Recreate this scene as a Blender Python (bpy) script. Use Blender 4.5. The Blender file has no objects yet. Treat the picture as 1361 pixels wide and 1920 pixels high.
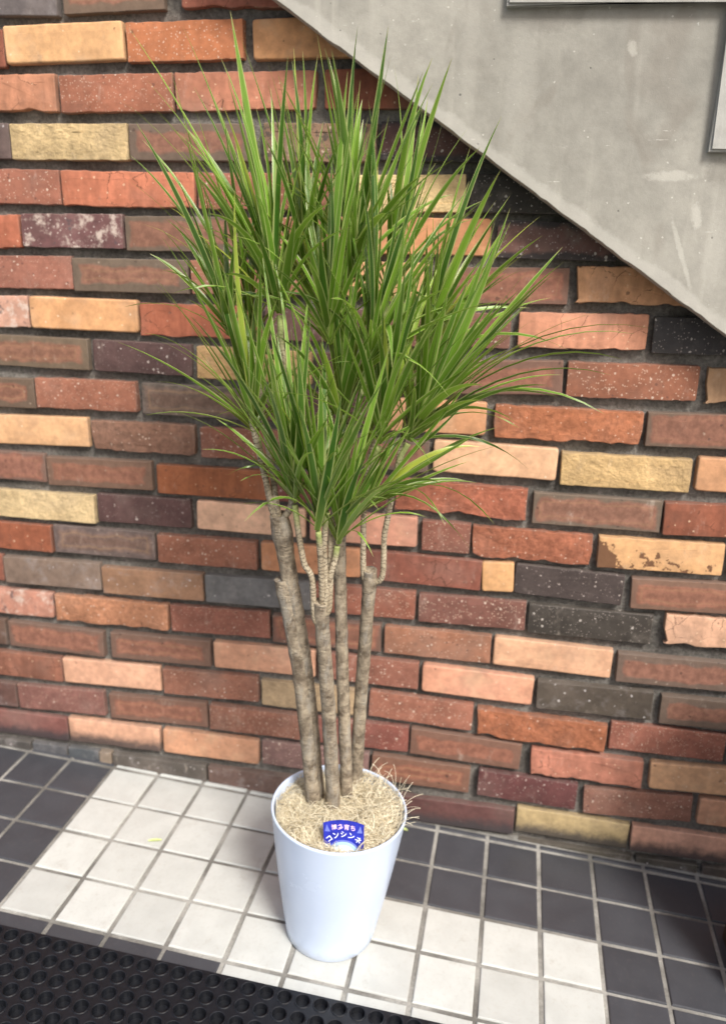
import bpy, bmesh, math, random
from mathutils import Vector, Matrix, noise

random.seed(7)
scene = bpy.context.scene
COL = scene.collection
R = math.radians

# ------------------------------------------------------------------ camera
cam_data = bpy.data.cameras.new('camera')
cam_data.sensor_fit = 'VERTICAL'
cam_data.sensor_height = 24.0
cam_data.lens = 1496.24 / 1920 * 24.0
cam_data.clip_start = 0.05
cam_data.clip_end = 2000
cam = bpy.data.objects.new('camera', cam_data)
COL.objects.link(cam)
c_right = Vector((0.98270, 0.18374, 0.02329))
c_down = Vector((0.07698, -0.29083, -0.95367))
c_fwd = Vector((-0.16845, 0.93897, -0.29994))
m = Matrix((c_right, -c_down, -c_fwd)).transposed().to_4x4()
m.translation = Vector((0.0812, -1.4990, 1.1886))
cam.matrix_world = m
cam_data.dof.use_dof = True
cam_data.dof.focus_distance = 1.17
cam_data.dof.aperture_fstop = 1.9
scene.camera = cam

# ------------------------------------------------------------------ sky, sun, exposure
SUN_EL, SUN_ROT = R(46), R(143)
world = bpy.data.worlds.new('World')
scene.world = world
world.use_nodes = True
wn = world.node_tree
sky = wn.nodes.new('ShaderNodeTexSky')
sky.sky_type = 'NISHITA'
sky.sun_disc = False
sky.sun_elevation = SUN_EL
sky.sun_rotation = SUN_ROT
sky.dust_density = 5.0
sky.ozone_density = 0.9
wn.links.new(sky.outputs[0], wn.nodes['Background'].inputs[0])
wn.nodes['Background'].inputs[1].default_value = 0.10
sun_data = bpy.data.lights.new('sun', 'SUN')
sun_data.energy = 2.4
sun_data.angle = R(14)
sun_data.color = (1.0, 0.98, 0.95)
sun = bpy.data.objects.new('sun', sun_data)
COL.objects.link(sun)
sdir = Vector((math.sin(SUN_ROT) * math.cos(SUN_EL), math.cos(SUN_ROT) * math.cos(SUN_EL), math.sin(SUN_EL)))
sun.rotation_euler = sdir.to_track_quat('Z', 'Y').to_euler()
vs = scene.view_settings
vs.view_transform = 'Standard'
vs.look = 'None'
vs.exposure = 0.74
vs.gamma = 1.0
vs.use_curve_mapping = False
scene.cycles.max_bounces = 8

# ------------------------------------------------------------------ helpers
def lin(hexs):
    o = []
    for i in (0, 2, 4):
        c = int(hexs[i:i + 2], 16) / 255
        o.append(c / 12.92 if c <= 0.04045 else ((c + 0.055) / 1.055) ** 2.4)
    return tuple(o)

def link(o, parent=None):
    COL.objects.link(o)
    if parent is not None:
        o.parent = parent
    return o

def tag(o, label=None, cat=None, group=None, kind=None):
    if label: o['label'] = label
    if cat: o['category'] = cat
    if group: o['group'] = group
    if kind: o['kind'] = kind
    return o

def mesh_obj(name, verts, faces, mat, parent=None, smooth=False):
    me = bpy.data.meshes.new(name)
    me.from_pydata([tuple(v) for v in verts], [], faces)
    me.update()
    if smooth:
        me.polygons.foreach_set('use_smooth', [True] * len(me.polygons))
    if mat: me.materials.append(mat)
    return link(bpy.data.objects.new(name, me), parent)

def bm_obj(name, bm, mat, parent=None, smooth=False):
    me = bpy.data.meshes.new(name)
    bmesh.ops.recalc_face_normals(bm, faces=bm.faces)
    bm.to_mesh(me); bm.free()
    if smooth:
        me.polygons.foreach_set('use_smooth', [True] * len(me.polygons))
    if mat: me.materials.append(mat)
    return link(bpy.data.objects.new(name, me), parent)

class NT:
    """small helper to write node trees in a line or two"""
    def __init__(self, name, rough=0.8, spec=0.5):
        self.mat = bpy.data.materials.new(name)
        self.mat.use_nodes = True
        self.nt = self.mat.node_tree
        self.b = self.nt.nodes['Principled BSDF']
        self.out = self.nt.nodes['Material Output']
        self.b.inputs['Roughness'].default_value = rough
        self.b.inputs['Specular IOR Level'].default_value = spec
    def n(self, t, **kw):
        nd = self.nt.nodes.new(t)
        for k, v in kw.items(): setattr(nd, k, v)
        return nd
    def l(self, a, b): self.nt.links.new(a, b)
    def put(self, sock, v):
        if isinstance(v, bpy.types.NodeSocket): self.l(v, sock)
        else:
            if hasattr(sock, 'default_value') and isinstance(v, tuple) and len(v) == 3 and len(sock.default_value) == 4: v = v + (1.0,)
            sock.default_value = v
    def math(self, op, a, b=0.0, c=None, clamp=False):
        nd = self.n('ShaderNodeMath', operation=op, use_clamp=clamp)
        self.put(nd.inputs[0], a); self.put(nd.inputs[1], b)
        if c is not None: self.put(nd.inputs[2], c)
        return nd.outputs[0]
    def vmath(self, op, a, b=None, scale=None):
        nd = self.n('ShaderNodeVectorMath', operation=op)
        self.put(nd.inputs[0], a)
        if b is not None: self.put(nd.inputs[1], b)
        if scale is not None: self.put(nd.inputs['Scale'], scale)
        return nd.outputs[0]
    def sep(self, v):
        nd = self.n('ShaderNodeSeparateXYZ'); self.l(v, nd.inputs[0]); return nd.outputs
    def comb(self, x, y, z):
        nd = self.n('ShaderNodeCombineXYZ')
        for i, v in enumerate((x, y, z)): self.put(nd.inputs[i], v)
        return nd.outputs[0]
    def noise(self, v, scale, detail=4.0, rough=0.55, dist=0.0):
        nd = self.n('ShaderNodeTexNoise')
        if v is not None: self.l(v, nd.inputs['Vector'])
        nd.inputs['Scale'].default_value = scale; nd.inputs['Detail'].default_value = detail
        nd.inputs['Roughness'].default_value = rough; nd.inputs['Distortion'].default_value = dist
        return nd.outputs[0]
    def voro(self, v, scale, feature='F1', rnd=1.0):
        nd = self.n('ShaderNodeTexVoronoi', feature=feature)
        self.l(v, nd.inputs['Vector']); nd.inputs['Scale'].default_value = scale
        nd.inputs['Randomness'].default_value = rnd
        return nd
    def ramp(self, f, lo, hi, a=0.0, b=1.0, smooth=True):
        nd = self.n('ShaderNodeMapRange', interpolation_type='SMOOTHSTEP' if smooth else 'LINEAR')
        self.put(nd.inputs[0], f)
        for i, v in enumerate((lo, hi, a, b)): self.put(nd.inputs[i + 1], v)
        return nd.outputs[0]
    def mix(self, f, a, b, mode='MIX'):
        nd = self.n('ShaderNodeMix', data_type='RGBA', blend_type=mode)
        self.put(nd.inputs[0], f); self.put(nd.inputs[6], a); self.put(nd.inputs[7], b)
        return nd.outputs[2]
    def scale_col(self, c, f): return self.mix(1.0, c, self.comb(f, f, f), 'MULTIPLY')
    def bump(self, hgt, strength=0.5, dist=0.002, prev=None):
        nd = self.n('ShaderNodeBump')
        nd.inputs['Strength'].default_value = strength; nd.inputs['Distance'].default_value = dist
        self.l(hgt, nd.inputs['Height'])
        if prev is not None: self.l(prev, nd.inputs['Normal'])
        return nd.outputs[0]
    def done(self, col, normal=None, rough=None):
        self.put(self.b.inputs['Base Color'], col)
        if normal is not None: self.l(normal, self.b.inputs['Normal'])
        if rough is not None: self.put(self.b.inputs['Roughness'], rough)
        return self.mat

def local_coords(t):
    """object coordinates shifted by the object's own random number, so no two pieces look alike"""
    tc = t.n('ShaderNodeTexCoord')
    oi = t.n('ShaderNodeObjectInfo')
    off = t.vmath('SCALE', t.comb(37.0, 11.0, 23.0), scale=oi.outputs['Random'])
    return t.vmath('ADD', tc.outputs['Object'], off), oi

# ------------------------------------------------------------------ materials
def specks(t, v, col, scale, density, size, colour, str_=0.85):
    str_ *= 0.75
    vo = t.voro(v, scale)
    rnd = t.sep(vo.outputs['Color'])
    on = t.math('GREATER_THAN', rnd[0], 1.0 - density)
    rad = t.math('MULTIPLY', rnd[1], size)
    wob = t.math('ADD', vo.outputs['Distance'], t.math('MULTIPLY', t.math('SUBTRACT', t.noise(v, scale * 3, 2), 0.5), 0.55))
    inside = t.ramp(t.math('SUBTRACT', wob, t.math('ADD', rad, 0.06)), 0.0, 0.10, 1.0, 0.0)
    return t.mix(t.math('MULTIPLY', t.math('MULTIPLY', on, inside), str_), col, colour)

def brick_material(kind):
    t = NT('brick_' + kind, 0.82, 0.3)
    v, oi = local_coords(t)
    base = oi.outputs['Color']
    uv = t.n('ShaderNodeUVMap', uv_map='face').outputs[0]
    u, w, _ = t.sep(uv)
    big = t.noise(v, 14, 3, 0.6)
    mid = t.noise(v, 70, 5, 0.65)
    fine = t.noise(v, 600, 3, 0.7)
    col = t.scale_col(base, t.ramp(big, 0.3, 0.7, 0.82, 1.14))
    col = t.scale_col(col, t.ramp(mid, 0.25, 0.75, 0.84, 1.14))
    # a warmer / greyer drift over the face
    drift = t.noise(t.vmath('ADD', v, (5.0, 9.0, 2.0)), 9, 2)
    col = t.mix(t.ramp(drift, 0.5, 0.8, 0.0, 0.22), col, (0.30, 0.24, 0.20))
    hgt = t.math('ADD', t.math('MULTIPLY', mid, 0.6), t.math('MULTIPLY', fine, 0.35))
    bstr, bdist = 0.55, 0.0025
    if kind in ('frm', 'grb'):
        d = t.math('MINIMUM', t.math('MULTIPLY', t.math('SUBTRACT', 1.0, t.math('ABSOLUTE', u)), 3.2), t.math('SUBTRACT', 1.0, t.math('ABSOLUTE', w)))
        d = t.math('ADD', d, t.math('ADD', t.math('MULTIPLY', t.math('SUBTRACT', t.noise(v, 24, 4), 0.5), 0.75), t.math('MULTIPLY', t.math('SUBTRACT', t.noise(t.vmath('MULTIPLY', v, (0.35, 1.0, 1.0)), 45, 3), 0.5), 0.35)))
        rim = t.ramp(oi.outputs['Random'], 0.0, 1.0, 0.10, 0.46, False)
        centre = t.mix(0.75, base, (0.265, 0.120, 0.080)) if kind == 'frm' else t.mix(0.45, base, (0.20, 0.12, 0.085))
        centre = t.scale_col(centre, t.ramp(mid, 0.3, 0.7, 0.88, 1.12))
        border = t.mix(0.55, base, (0.155, 0.115, 0.085)) if kind == 'frm' else col
        col = t.mix(t.ramp(t.math('SUBTRACT', d, rim), -0.04, 0.16), border, centre)
        ring = t.math('ABSOLUTE', t.math('SUBTRACT', d, t.math('ADD', rim, 0.30)))
        rs = t.math('FRACT', t.math('MULTIPLY', oi.outputs['Random'], 17.3))
        col = t.mix(t.math('MULTIPLY', t.ramp(ring, 0.0, 0.11, 0.50, 0.0), rs), col, (0.33, 0.20, 0.11))
        col = t.mix(t.math('MULTIPLY', t.ramp(t.math('SUBTRACT', d, rim), 0.42, 0.62, 0.0, 0.5), rs), col, (0.14, 0.075, 0.05))
        col = t.scale_col(col, t.ramp(mid, 0.25, 0.75, 0.86, 1.14))
        col = specks(t, t.vmath('ADD', v, (2.0, 5.0, 1.0)), col, 60, 0.12, 0.10, (0.05, 0.03, 0.025), 0.8)
        col = specks(t, v, col, 90, 0.10, 0.10, (0.45, 0.36, 0.28), 0.6)
        bstr = 0.3
    elif kind == 'spk':
        col = specks(t, v, col, 260, 0.40, 0.26, (0.60, 0.44, 0.33), 0.8)
        col = specks(t, v, col, 130, 0.16, 0.20, (0.70, 0.58, 0.47), 0.9)
        col = specks(t, t.vmath('ADD', v, (3.0, 1.0, 7.0)), col, 95, 0.12, 0.16, (0.07, 0.04, 0.035), 0.7)
    elif kind == 'pur':
        col = specks(t, v, col, 230, 0.30, 0.24, (0.36, 0.29, 0.26), 0.7)
        col = specks(t, v, col, 105, 0.20, 0.20, (0.62, 0.53, 0.47), 0.9)
    elif kind in ('blk', 'bks'):
        if kind == 'bks':
            band = t.math('ADD', w, t.math('MULTIPLY', t.math('SUBTRACT', t.noise(v, 22, 4), 0.5), 1.3))
            col = t.mix(t.ramp(t.math('ABSOLUTE', band), 0.45, 0.8, 0.0, 0.9), col, (0.025, 0.024, 0.025))
        col = t.mix(t.ramp(t.noise(v, 26, 5, 0.7), 0.52, 0.72, 0.0, 0.35), col, (0.22, 0.19, 0.16))
        col = specks(t, v, col, 260, 0.30, 0.24, (0.42, 0.36, 0.32), 0.7)
        col = specks(t, v, col, 110, 0.13, 0.18, (0.62, 0.56, 0.50), 0.9)
        t.b.inputs['Roughness'].default_value = 0.55
    elif kind == 'yel':
        chip = t.noise(t.vmath('MULTIPLY', v, (1.0, 1.0, 1.6)), 150, 5, 0.7, 0.6)
        lump = t.noise(v, 60, 3, 0.6)
        hgt = t.math('ADD', t.math('MULTIPLY', chip, 0.6), lump)
        col = t.scale_col(col, t.ramp(chip, 0.3, 0.6, 0.88, 1.06))
        bstr, bdist = 0.9, 0.005
    elif kind == 'apr':
        col = t.mix(t.ramp(t.noise(v, 20, 3), 0.5, 0.75, 0.0, 0.35), col, (0.66, 0.45, 0.28))
        col = specks(t, v, col, 110, 0.08, 0.1, (0.80, 0.68, 0.52), 0.8)
        col = specks(t, t.vmath('ADD', v, (2.0, 5.0, 1.0)), col, 70, 0.05, 0.12, (0.16, 0.08, 0.05), 0.8)
        bstr = 0.3
    elif kind in ('ora', 'red', 'chp'):
        streak = t.noise(t.vmath('MULTIPLY', v, (1.0, 1.0, 0.16)), 60, 4)
        col = t.scale_col(col, t.ramp(streak, 0.35, 0.65, 0.90, 1.10))
        crack = t.voro(t.vmath('ADD', v, t.vmath('SCALE', t.comb(mid, big, mid), scale=0.02)), 24, 'DISTANCE_TO_EDGE')
        cr = t.math('MULTIPLY', t.ramp(crack.outputs['Distance'], 0.0, 0.022, 1.0, 0.0), t.ramp(big, 0.52, 0.60))
        col = t.mix(t.math('MULTIPLY', cr, 0.8), col, (0.05, 0.025, 0.015))
        col = specks(t, v, col, 120, 0.14, 0.14, (0.74, 0.54, 0.36), 0.8)
        col = specks(t, t.vmath('ADD', v, (2.0, 5.0, 1.0)), col, 75, 0.10, 0.12, (0.10, 0.05, 0.035), 0.8)
    elif kind == 'rgh':
        lump = t.noise(v, 90, 5, 0.7)
        col = t.scale_col(col, t.ramp(lump, 0.35, 0.65, 0.80, 1.14))
        col = specks(t, v, col, 130, 0.30, 0.16, (0.72, 0.56, 0.44), 0.8)
        hgt = t.math('ADD', hgt, lump); bstr, bdist = 0.8, 0.004
    elif kind == 'sta':
        cl = t.noise(v, 34, 5, 0.7)
        col = t.mix(t.ramp(cl, 0.50, 0.66, 0.0, 0.75), col, (0.62, 0.52, 0.44))
        col = t.mix(t.ramp(t.noise(t.vmath('ADD', v, (4.0, 4.0, 4.0)), 40, 4), 0.60, 0.70, 0.0, 0.8), col, (0.08, 0.065, 0.07))
        col = specks(t, v, col, 160, 0.25, 0.18, (0.70, 0.60, 0.54), 0.8)
    elif kind == 'pat':
        p = t.math('ADD', t.noise(v, 26, 5, 0.65), t.math('MULTIPLY', t.math('ADD', u, w), -0.10))
        col = t.mix(t.ramp(p, 0.60, 0.615, 0.0, 0.9), col, (0.12, 0.055, 0.03))
        col = specks(t, v, col, 90, 0.14, 0.16, (0.80, 0.70, 0.55), 0.9)
    elif kind == 'mot':
        col = t.mix(t.ramp(t.noise(v, 70, 5, 0.7), 0.48, 0.6, 0.0, 0.8), col, (0.05, 0.045, 0.04))
        col = specks(t, v, col, 90, 0.3, 0.2, (0.55, 0.45, 0.34), 0.9)
    elif kind == 'grm':
        g = t.math('ADD', w, t.math('MULTIPLY', t.math('SUBTRACT', t.noise(v, 40, 5, 0.7), 0.5), 1.4))
        col = t.mix(t.ramp(g, -0.75, 0.25, 0.88, 0.0), col, (0.045, 0.042, 0.044))
    else:  # gry, brn
        col = t.mix(t.ramp(t.noise(v, 26, 5, 0.7), 0.50, 0.72, 0.0, 0.35), col, (0.34, 0.31, 0.30))
        col = specks(t, v, col, 100, 0.14, 0.14, (0.60, 0.56, 0.54), 0.85)
    # soot and pale bloom, in patches that differ from brick to brick
    soot = t.noise(t.vmath('ADD', v, (8.0, 3.0, 6.0)), 17, 6, 0.72)
    col = t.mix(t.ramp(soot, 0.60, 0.76, 0.0, 0.32), col, (0.075, 0.060, 0.052))
    bloom = t.noise(t.vmath('ADD', t.vmath('MULTIPLY', v, (1.0, 1.0, 0.45)), (1.0, 9.0, 4.0)), 26, 6, 0.75)
    col = t.mix(t.ramp(bloom, 0.58, 0.76, 0.0, 0.34), col, (0.62, 0.53, 0.44))
    # mortar haze caught on the arrises
    e = t.math('MINIMUM', t.math('MULTIPLY', t.math('SUBTRACT', 1.0, t.math('ABSOLUTE', u)), 3.4), t.math('SUBTRACT', 1.0, t.math('ABSOLUTE', w)))
    e = t.math('ADD', e, t.math('MULTIPLY', t.math('SUBTRACT', t.noise(v, 120, 4, 0.7), 0.5), 0.25))
    col = t.mix(t.ramp(e, -0.02, 0.07, 0.30, 0.0), col, (0.17, 0.15, 0.13))
    return t.done(col, t.bump(hgt, bstr, bdist))

def mortar_material():
    t = NT('mortar', 0.95, 0.2)
    v = t.n('ShaderNodeTexCoord').outputs['Object']
    a = t.noise(v, 9, 4); b = t.noise(v, 160, 5, 0.7); c = t.noise(v, 700, 2)
    col = t.mix(t.ramp(a, 0.3, 0.7), (0.125, 0.116, 0.103), (0.29, 0.27, 0.24))
    col = t.scale_col(col, t.ramp(b, 0.25, 0.75, 0.6, 1.35))
    col = t.mix(t.ramp(t.noise(v, 40, 5, 0.7), 0.60, 0.72, 0.0, 0.6), col, (0.34, 0.32, 0.28))
    return t.done(col, t.bump(t.math('ADD', b, t.math('MULTIPLY', c, 0.6)), 1.0, 0.006))

MARKS = [(0.306, 1.329, 0.0418, 0.0087, 0, 1, 0.55), (0.062, 1.439, 0.0261, 0.1305, 0, 1, 0.22), (-0.022, 1.493, 0.0139, 0.1479, 0, 1, 0.16), (0.098, 1.552, 0.0609, 0.0174, 5, 0, 0.45), (0.354, 1.27, 0.0087, 0.0226, 15, 1, 0.6), (0.338, 1.213, 0.0043, 0.0653, 22, 1, 0.5), (0.377, 1.337, 0.0261, 0.0209, 0, 0, 0.5), (-0.0, 1.485, 0.0348, 0.0122, -38, 0, 0.25), (0.276, 1.207, 0.0783, 0.0348, 0, 1, 0.14), (-0.126, 1.518, 0.0348, 0.0522, 0, 0, 0.16), (0.39, 1.218, 0.0191, 0.0783, 0, 1, 0.25), (0.179, 1.475, 0.1044, 0.0261, -8, 0, 0.14), (0.102, 1.328, 0.0191, 0.0522, 0, 1, 0.15), (0.227, 1.511, 0.0078, 0.0122, 20, 1, 0.5), (0.291, 1.38, 0.0522, 0.0122, 0, 0, 0.22)]   # old patches, drips and smudges, plus shade painted under the right step panel: x, z, half sizes (m), turn, pale?, strength

def concrete_material(name, base, edge=False):
    t = NT(name, 0.72, 0.3)
    g = t.n('ShaderNodeNewGeometry').outputs['Position']
    a = t.noise(g, 5, 5, 0.6); b = t.noise(g, 30, 6, 0.7); f = t.noise(g, 350, 4, 0.7)
    st = t.noise(t.vmath('MULTIPLY', g, (1.0, 1.0, 0.07)), 26, 5, 0.6)
    sm = t.noise(t.vmath('ADD', t.vmath('MULTIPLY', g, (1.0, 1.0, 0.6)), (3.0, 1.0, 8.0)), 11, 3, 0.5, 1.2)
    col = t.mix(t.ramp(a, 0.3, 0.7), tuple(c * 0.86 for c in base), tuple(min(1, c * 1.14) for c in base))
    col = t.scale_col(col, t.ramp(b, 0.25, 0.75, 0.88, 1.10))
    col = t.mix(t.ramp(st, 0.52, 0.70, 0.0, 0.42), col, tuple(c * 1.45 for c in base))
    col = t.mix(t.ramp(sm, 0.54, 0.70, 0.0, 0.50), col, (base[0] * 0.72, base[1] * 0.68, base[2] * 0.66))
    # pale trowel scratches and chips
    sc = t.noise(t.vmath('MULTIPLY', g, (3.0, 1.0, 40.0)), 8, 2, 0.4)
    col = t.mix(t.math('MULTIPLY', t.ramp(sc, 0.70, 0.74, 0.0, 0.5), t.ramp(b, 0.55, 0.6)), col, (0.62, 0.60, 0.54))
    chip = t.noise(t.vmath('ADD', g, (9.0, 2.0, 5.0)), 17, 6, 0.75)
    col = t.mix(t.ramp(chip, 0.68, 0.70, 0.0, 0.7), col, (0.55, 0.545, 0.50))
    col = specks(t, g, col, 150, 0.035, 0.10, (0.66, 0.64, 0.57), 0.7)
    pits = t.voro(g, 60)
    pit = t.math('MULTIPLY', t.ramp(pits.outputs['Distance'], 0.08, 0.14, 1.0, 0.0), t.math('GREATER_THAN', t.sep(pits.outputs['Color'])[0], 0.93))
    col = t.mix(t.math('MULTIPLY', pit, 0.7), col, (0.08, 0.075, 0.07))
    if edge:
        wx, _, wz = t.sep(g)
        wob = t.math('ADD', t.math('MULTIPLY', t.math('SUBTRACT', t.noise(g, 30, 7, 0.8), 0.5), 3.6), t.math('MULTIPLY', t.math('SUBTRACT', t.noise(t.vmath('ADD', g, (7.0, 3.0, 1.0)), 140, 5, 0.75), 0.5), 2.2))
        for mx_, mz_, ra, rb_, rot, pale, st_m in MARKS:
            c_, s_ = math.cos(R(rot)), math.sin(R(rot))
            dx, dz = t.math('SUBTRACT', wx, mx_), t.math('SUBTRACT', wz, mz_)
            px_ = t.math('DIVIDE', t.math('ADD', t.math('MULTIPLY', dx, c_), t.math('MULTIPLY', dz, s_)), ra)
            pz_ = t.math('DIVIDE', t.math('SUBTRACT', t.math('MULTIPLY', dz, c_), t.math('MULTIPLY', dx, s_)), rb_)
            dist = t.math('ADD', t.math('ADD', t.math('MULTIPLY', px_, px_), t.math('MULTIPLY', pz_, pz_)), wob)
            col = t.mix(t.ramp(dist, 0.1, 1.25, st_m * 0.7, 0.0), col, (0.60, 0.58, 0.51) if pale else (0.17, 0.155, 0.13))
    if edge:   # worn, re-rendered strip that follows the sloping arris
        d = t.sep(t.n('ShaderNodeTexCoord').outputs['Object'])[2]
        dd = t.math('ADD', d, t.math('MULTIPLY', t.math('SUBTRACT', t.noise(g, 22, 5, 0.7), 0.5), 0.030))
        col = t.mix(t.ramp(dd, 0.014, 0.024, 0.45, 0.0), col, (0.50, 0.48, 0.43))
    h = t.math('ADD', t.math('ADD', b, t.math('MULTIPLY', f, 0.25)), t.math('MULTIPLY', pit, -0.6))
    return t.done(col, t.bump(h, 0.30, 0.003))

def tile_material(name, base, dark):
    t = NT(name, 0.42 if not dark else 0.38, 0.5)
    v, oi = local_coords(t)
    a = t.noise(v, 22, 4, 0.6); b = t.noise(v, 140, 5, 0.7); f = t.noise(v, 900, 2)
    r = t.ramp(oi.outputs['Random'], 0.0, 1.0, 0.90, 1.06, False)
    col = t.scale_col(t.mix(1.0, base, t.comb(r, r, r), 'MULTIPLY'), t.ramp(a, 0.3, 0.7, 0.94, 1.04))
    if not dark:
        col = t.mix(t.ramp(b, 0.50, 0.75, 0.0, 0.36), col, (0.40, 0.37, 0.32))
        col = t.mix(t.ramp(t.noise(v, 30, 6, 0.78), 0.56, 0.72, 0.0, 0.42), col, (0.36, 0.335, 0.29))
    else:
        col = t.mix(t.ramp(b, 0.5, 0.8, 0.0, 0.35), col, (0.11, 0.10, 0.10))
    rg = t.ramp(a, 0.3, 0.7, 0.34, 0.52)
    return t.done(col, t.bump(t.math('ADD', a, t.math('MULTIPLY', f, 0.15)), 0.12, 0.002), rg)

def grout_material():
    t = NT('grout', 0.9, 0.2)
    v = t.n('ShaderNodeTexCoord').outputs['Object']
    a = t.noise(v, 7, 4); b = t.noise(v, 180, 5, 0.7)
    col = t.mix(t.ramp(a, 0.35, 0.65), (0.15, 0.143, 0.128), (0.34, 0.33, 0.30))
    col = t.scale_col(col, t.ramp(b, 0.25, 0.75, 0.8, 1.15))
    return t.done(col, t.bump(b, 0.5, 0.002))

def ground_material():
    t = NT('pavement', 0.9, 0.3)
    v = t.n('ShaderNodeTexCoord').outputs['Object']
    a = t.noise(v, 0.8, 5); b = t.noise(v, 120, 4)
    return t.done(t.scale_col(t.mix(a, (0.16, 0.155, 0.15), (0.24, 0.23, 0.22)), t.ramp(b, 0.2, 0.8, 0.8, 1.15)), t.bump(b, 0.4, 0.004))

def leaf_material():
    t = NT('dracaena_leaf', 0.27, 0.8)
    at = t.n('ShaderNodeVertexColor', layer_name='leaf')
    s = t.n('ShaderNodeSeparateColor'); t.l(at.outputs[0], s.inputs[0])
    ac, al, rn = s.outputs
    side = t.math('ABSOLUTE', t.math('SUBTRACT', t.math('MULTIPLY', ac, 2.0), 1.0))
    g = t.n('ShaderNodeNewGeometry')
    core = t.mix(rn, (0.036, 0.112, 0.014), (0.265, 0.470, 0.050))
    line = t.noise(t.comb(t.math('MULTIPLY', ac, 30.0), t.math('MULTIPLY', al, 2.0), t.math('MULTIPLY', rn, 50.0)), 1.0, 2)
    core = t.scale_col(core, t.ramp(line, 0.3, 0.7, 0.80, 1.22))
    core = t.mix(t.ramp(al, 0.0, 0.30, 0.45, 0.0), core, (0.27, 0.36, 0.075))         # pale clasping base
    core = t.mix(t.ramp(side, 0.60, 0.90, 0.0, 0.70), core, (0.58, 0.62, 0.24))       # cream margin
    core = t.mix(t.ramp(side, 0.0, 0.10, 0.35, 0.0), core, (0.045, 0.105, 0.014))     # midrib
    tipn = t.math('ADD', al, t.math('MULTIPLY', rn, 0.06))
    core = t.mix(t.ramp(tipn, 0.93, 1.03, 0.0, 0.75), core, (0.42, 0.36, 0.16))       # dry tip
    core = t.mix(t.ramp(rn, 0.93, 1.0, 0.0, 0.55), core, (0.52, 0.50, 0.08))          # the odd yellowing blade
    t.put(t.b.inputs['Base Color'], core)
    rib = t.bump(line, 0.25, 0.0008)
    t.l(rib, t.b.inputs['Normal'])
    tr = t.n('ShaderNodeBsdfTranslucent')
    t.l(t.mix(0.5, core, (0.36, 0.52, 0.05)), tr.inputs[0])
    mx = t.n('ShaderNodeMixShader'); mx.inputs[0].default_value = 0.33
    t.l(t.b.outputs[0], mx.inputs[1]); t.l(tr.outputs[0], mx.inputs[2])
    t.l(mx.outputs[0], t.out.inputs['Surface'])
    return t.mat

def bark_material(name, ringed):
    t = NT(name, 0.85, 0.25)
    at = t.n('ShaderNodeVertexColor', layer_name='bark')
    s = t.n('ShaderNodeSeparateColor'); t.l(at.outputs[0], s.inputs[0])
    v, oi = local_coords(t)
    ang, along, top = s.outputs           # angle/2pi, metres along / 2, 0..1 along
    a = t.noise(v, 45, 5, 0.65); b = t.noise(v, 260, 4, 0.7)
    big = t.noise(v, 16, 3)
    if ringed:
        wob = t.noise(v, 110, 3)
        ph = t.math('ADD', t.math('MULTIPLY', along, 2.0 * 150.0), t.math('MULTIPLY', wob, 3.0))
        fr = t.math('FRACT', ph)
        ring = t.math('MULTIPLY', t.ramp(t.math('ABSOLUTE', t.math('SUBTRACT', fr, 0.5)), 0.26, 0.42), 1.0)
        col = t.mix(t.ramp(a, 0.3, 0.7), (0.30, 0.245, 0.165), (0.50, 0.43, 0.31))
        col = t.mix(t.math('MULTIPLY', ring, t.ramp(big, 0.25, 0.60, 0.30, 0.80)), col, (0.12, 0.092, 0.062))
        col = t.mix(t.ramp(top, 0.78, 0.98, 0.0, 0.75), col, (0.30, 0.38, 0.11))
        hgt = t.math('ADD', t.math('MULTIPLY', ring, -0.8), t.math('MULTIPLY', b, 0.4))
        nrm = t.bump(hgt, 0.4, 0.001)
    else:
        col = t.mix(t.ramp(a, 0.3, 0.7), (0.13, 0.10, 0.07), (0.44, 0.37, 0.27))
        col = t.mix(t.ramp(t.noise(t.vmath('MULTIPLY', v, (1.0, 1.0, 0.25)), 55, 5, 0.7), 0.48, 0.66, 0.0, 0.60), col, (0.37, 0.35, 0.305))     # grey lichen-like skin
        scar = t.noise(t.vmath('MULTIPLY', v, (1.0, 1.0, 5.0)), 48, 5, 0.7)
        col = t.mix(t.ramp(scar, 0.58, 0.68, 0.0, 0.7), col, (0.09, 0.065, 0.045))
        col = t.mix(t.ramp(t.noise(v, 130, 5, 0.75), 0.58, 0.68, 0.0, 0.65), col, (0.58, 0.51, 0.38))
        hgt = t.math('ADD', t.math('ADD', a, t.math('MULTIPLY', b, 0.5)), t.math('MULTIPLY', scar, -0.7))
        nrm = t.bump(hgt, 1.0, 0.004)
    return t.done(col, nrm)

def simple(name, col, rough=0.5, spec=0.5, var=0.08, nscale=40, bump=0.0):
    t = NT(name, rough, spec)
    v = t.n('ShaderNodeTexCoord').outputs['Object']
    a = t.noise(v, nscale, 4)
    c = t.scale_col(t.mix(0.0, col, col), t.ramp(a, 0.3, 0.7, 1 - var, 1 + var))
    return t.done(c, t.bump(a, bump, 0.002) if bump else None)

def coir_material():
    t = NT('coir_fibre', 0.8, 0.2)
    at = t.n('ShaderNodeVertexColor', layer_name='fibre')
    s = t.n('ShaderNodeSeparateColor'); t.l(at.outputs[0], s.inputs[0])
    return t.done(t.mix(s.outputs[0], (0.47, 0.385, 0.24), (0.88, 0.82, 0.64)))

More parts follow.
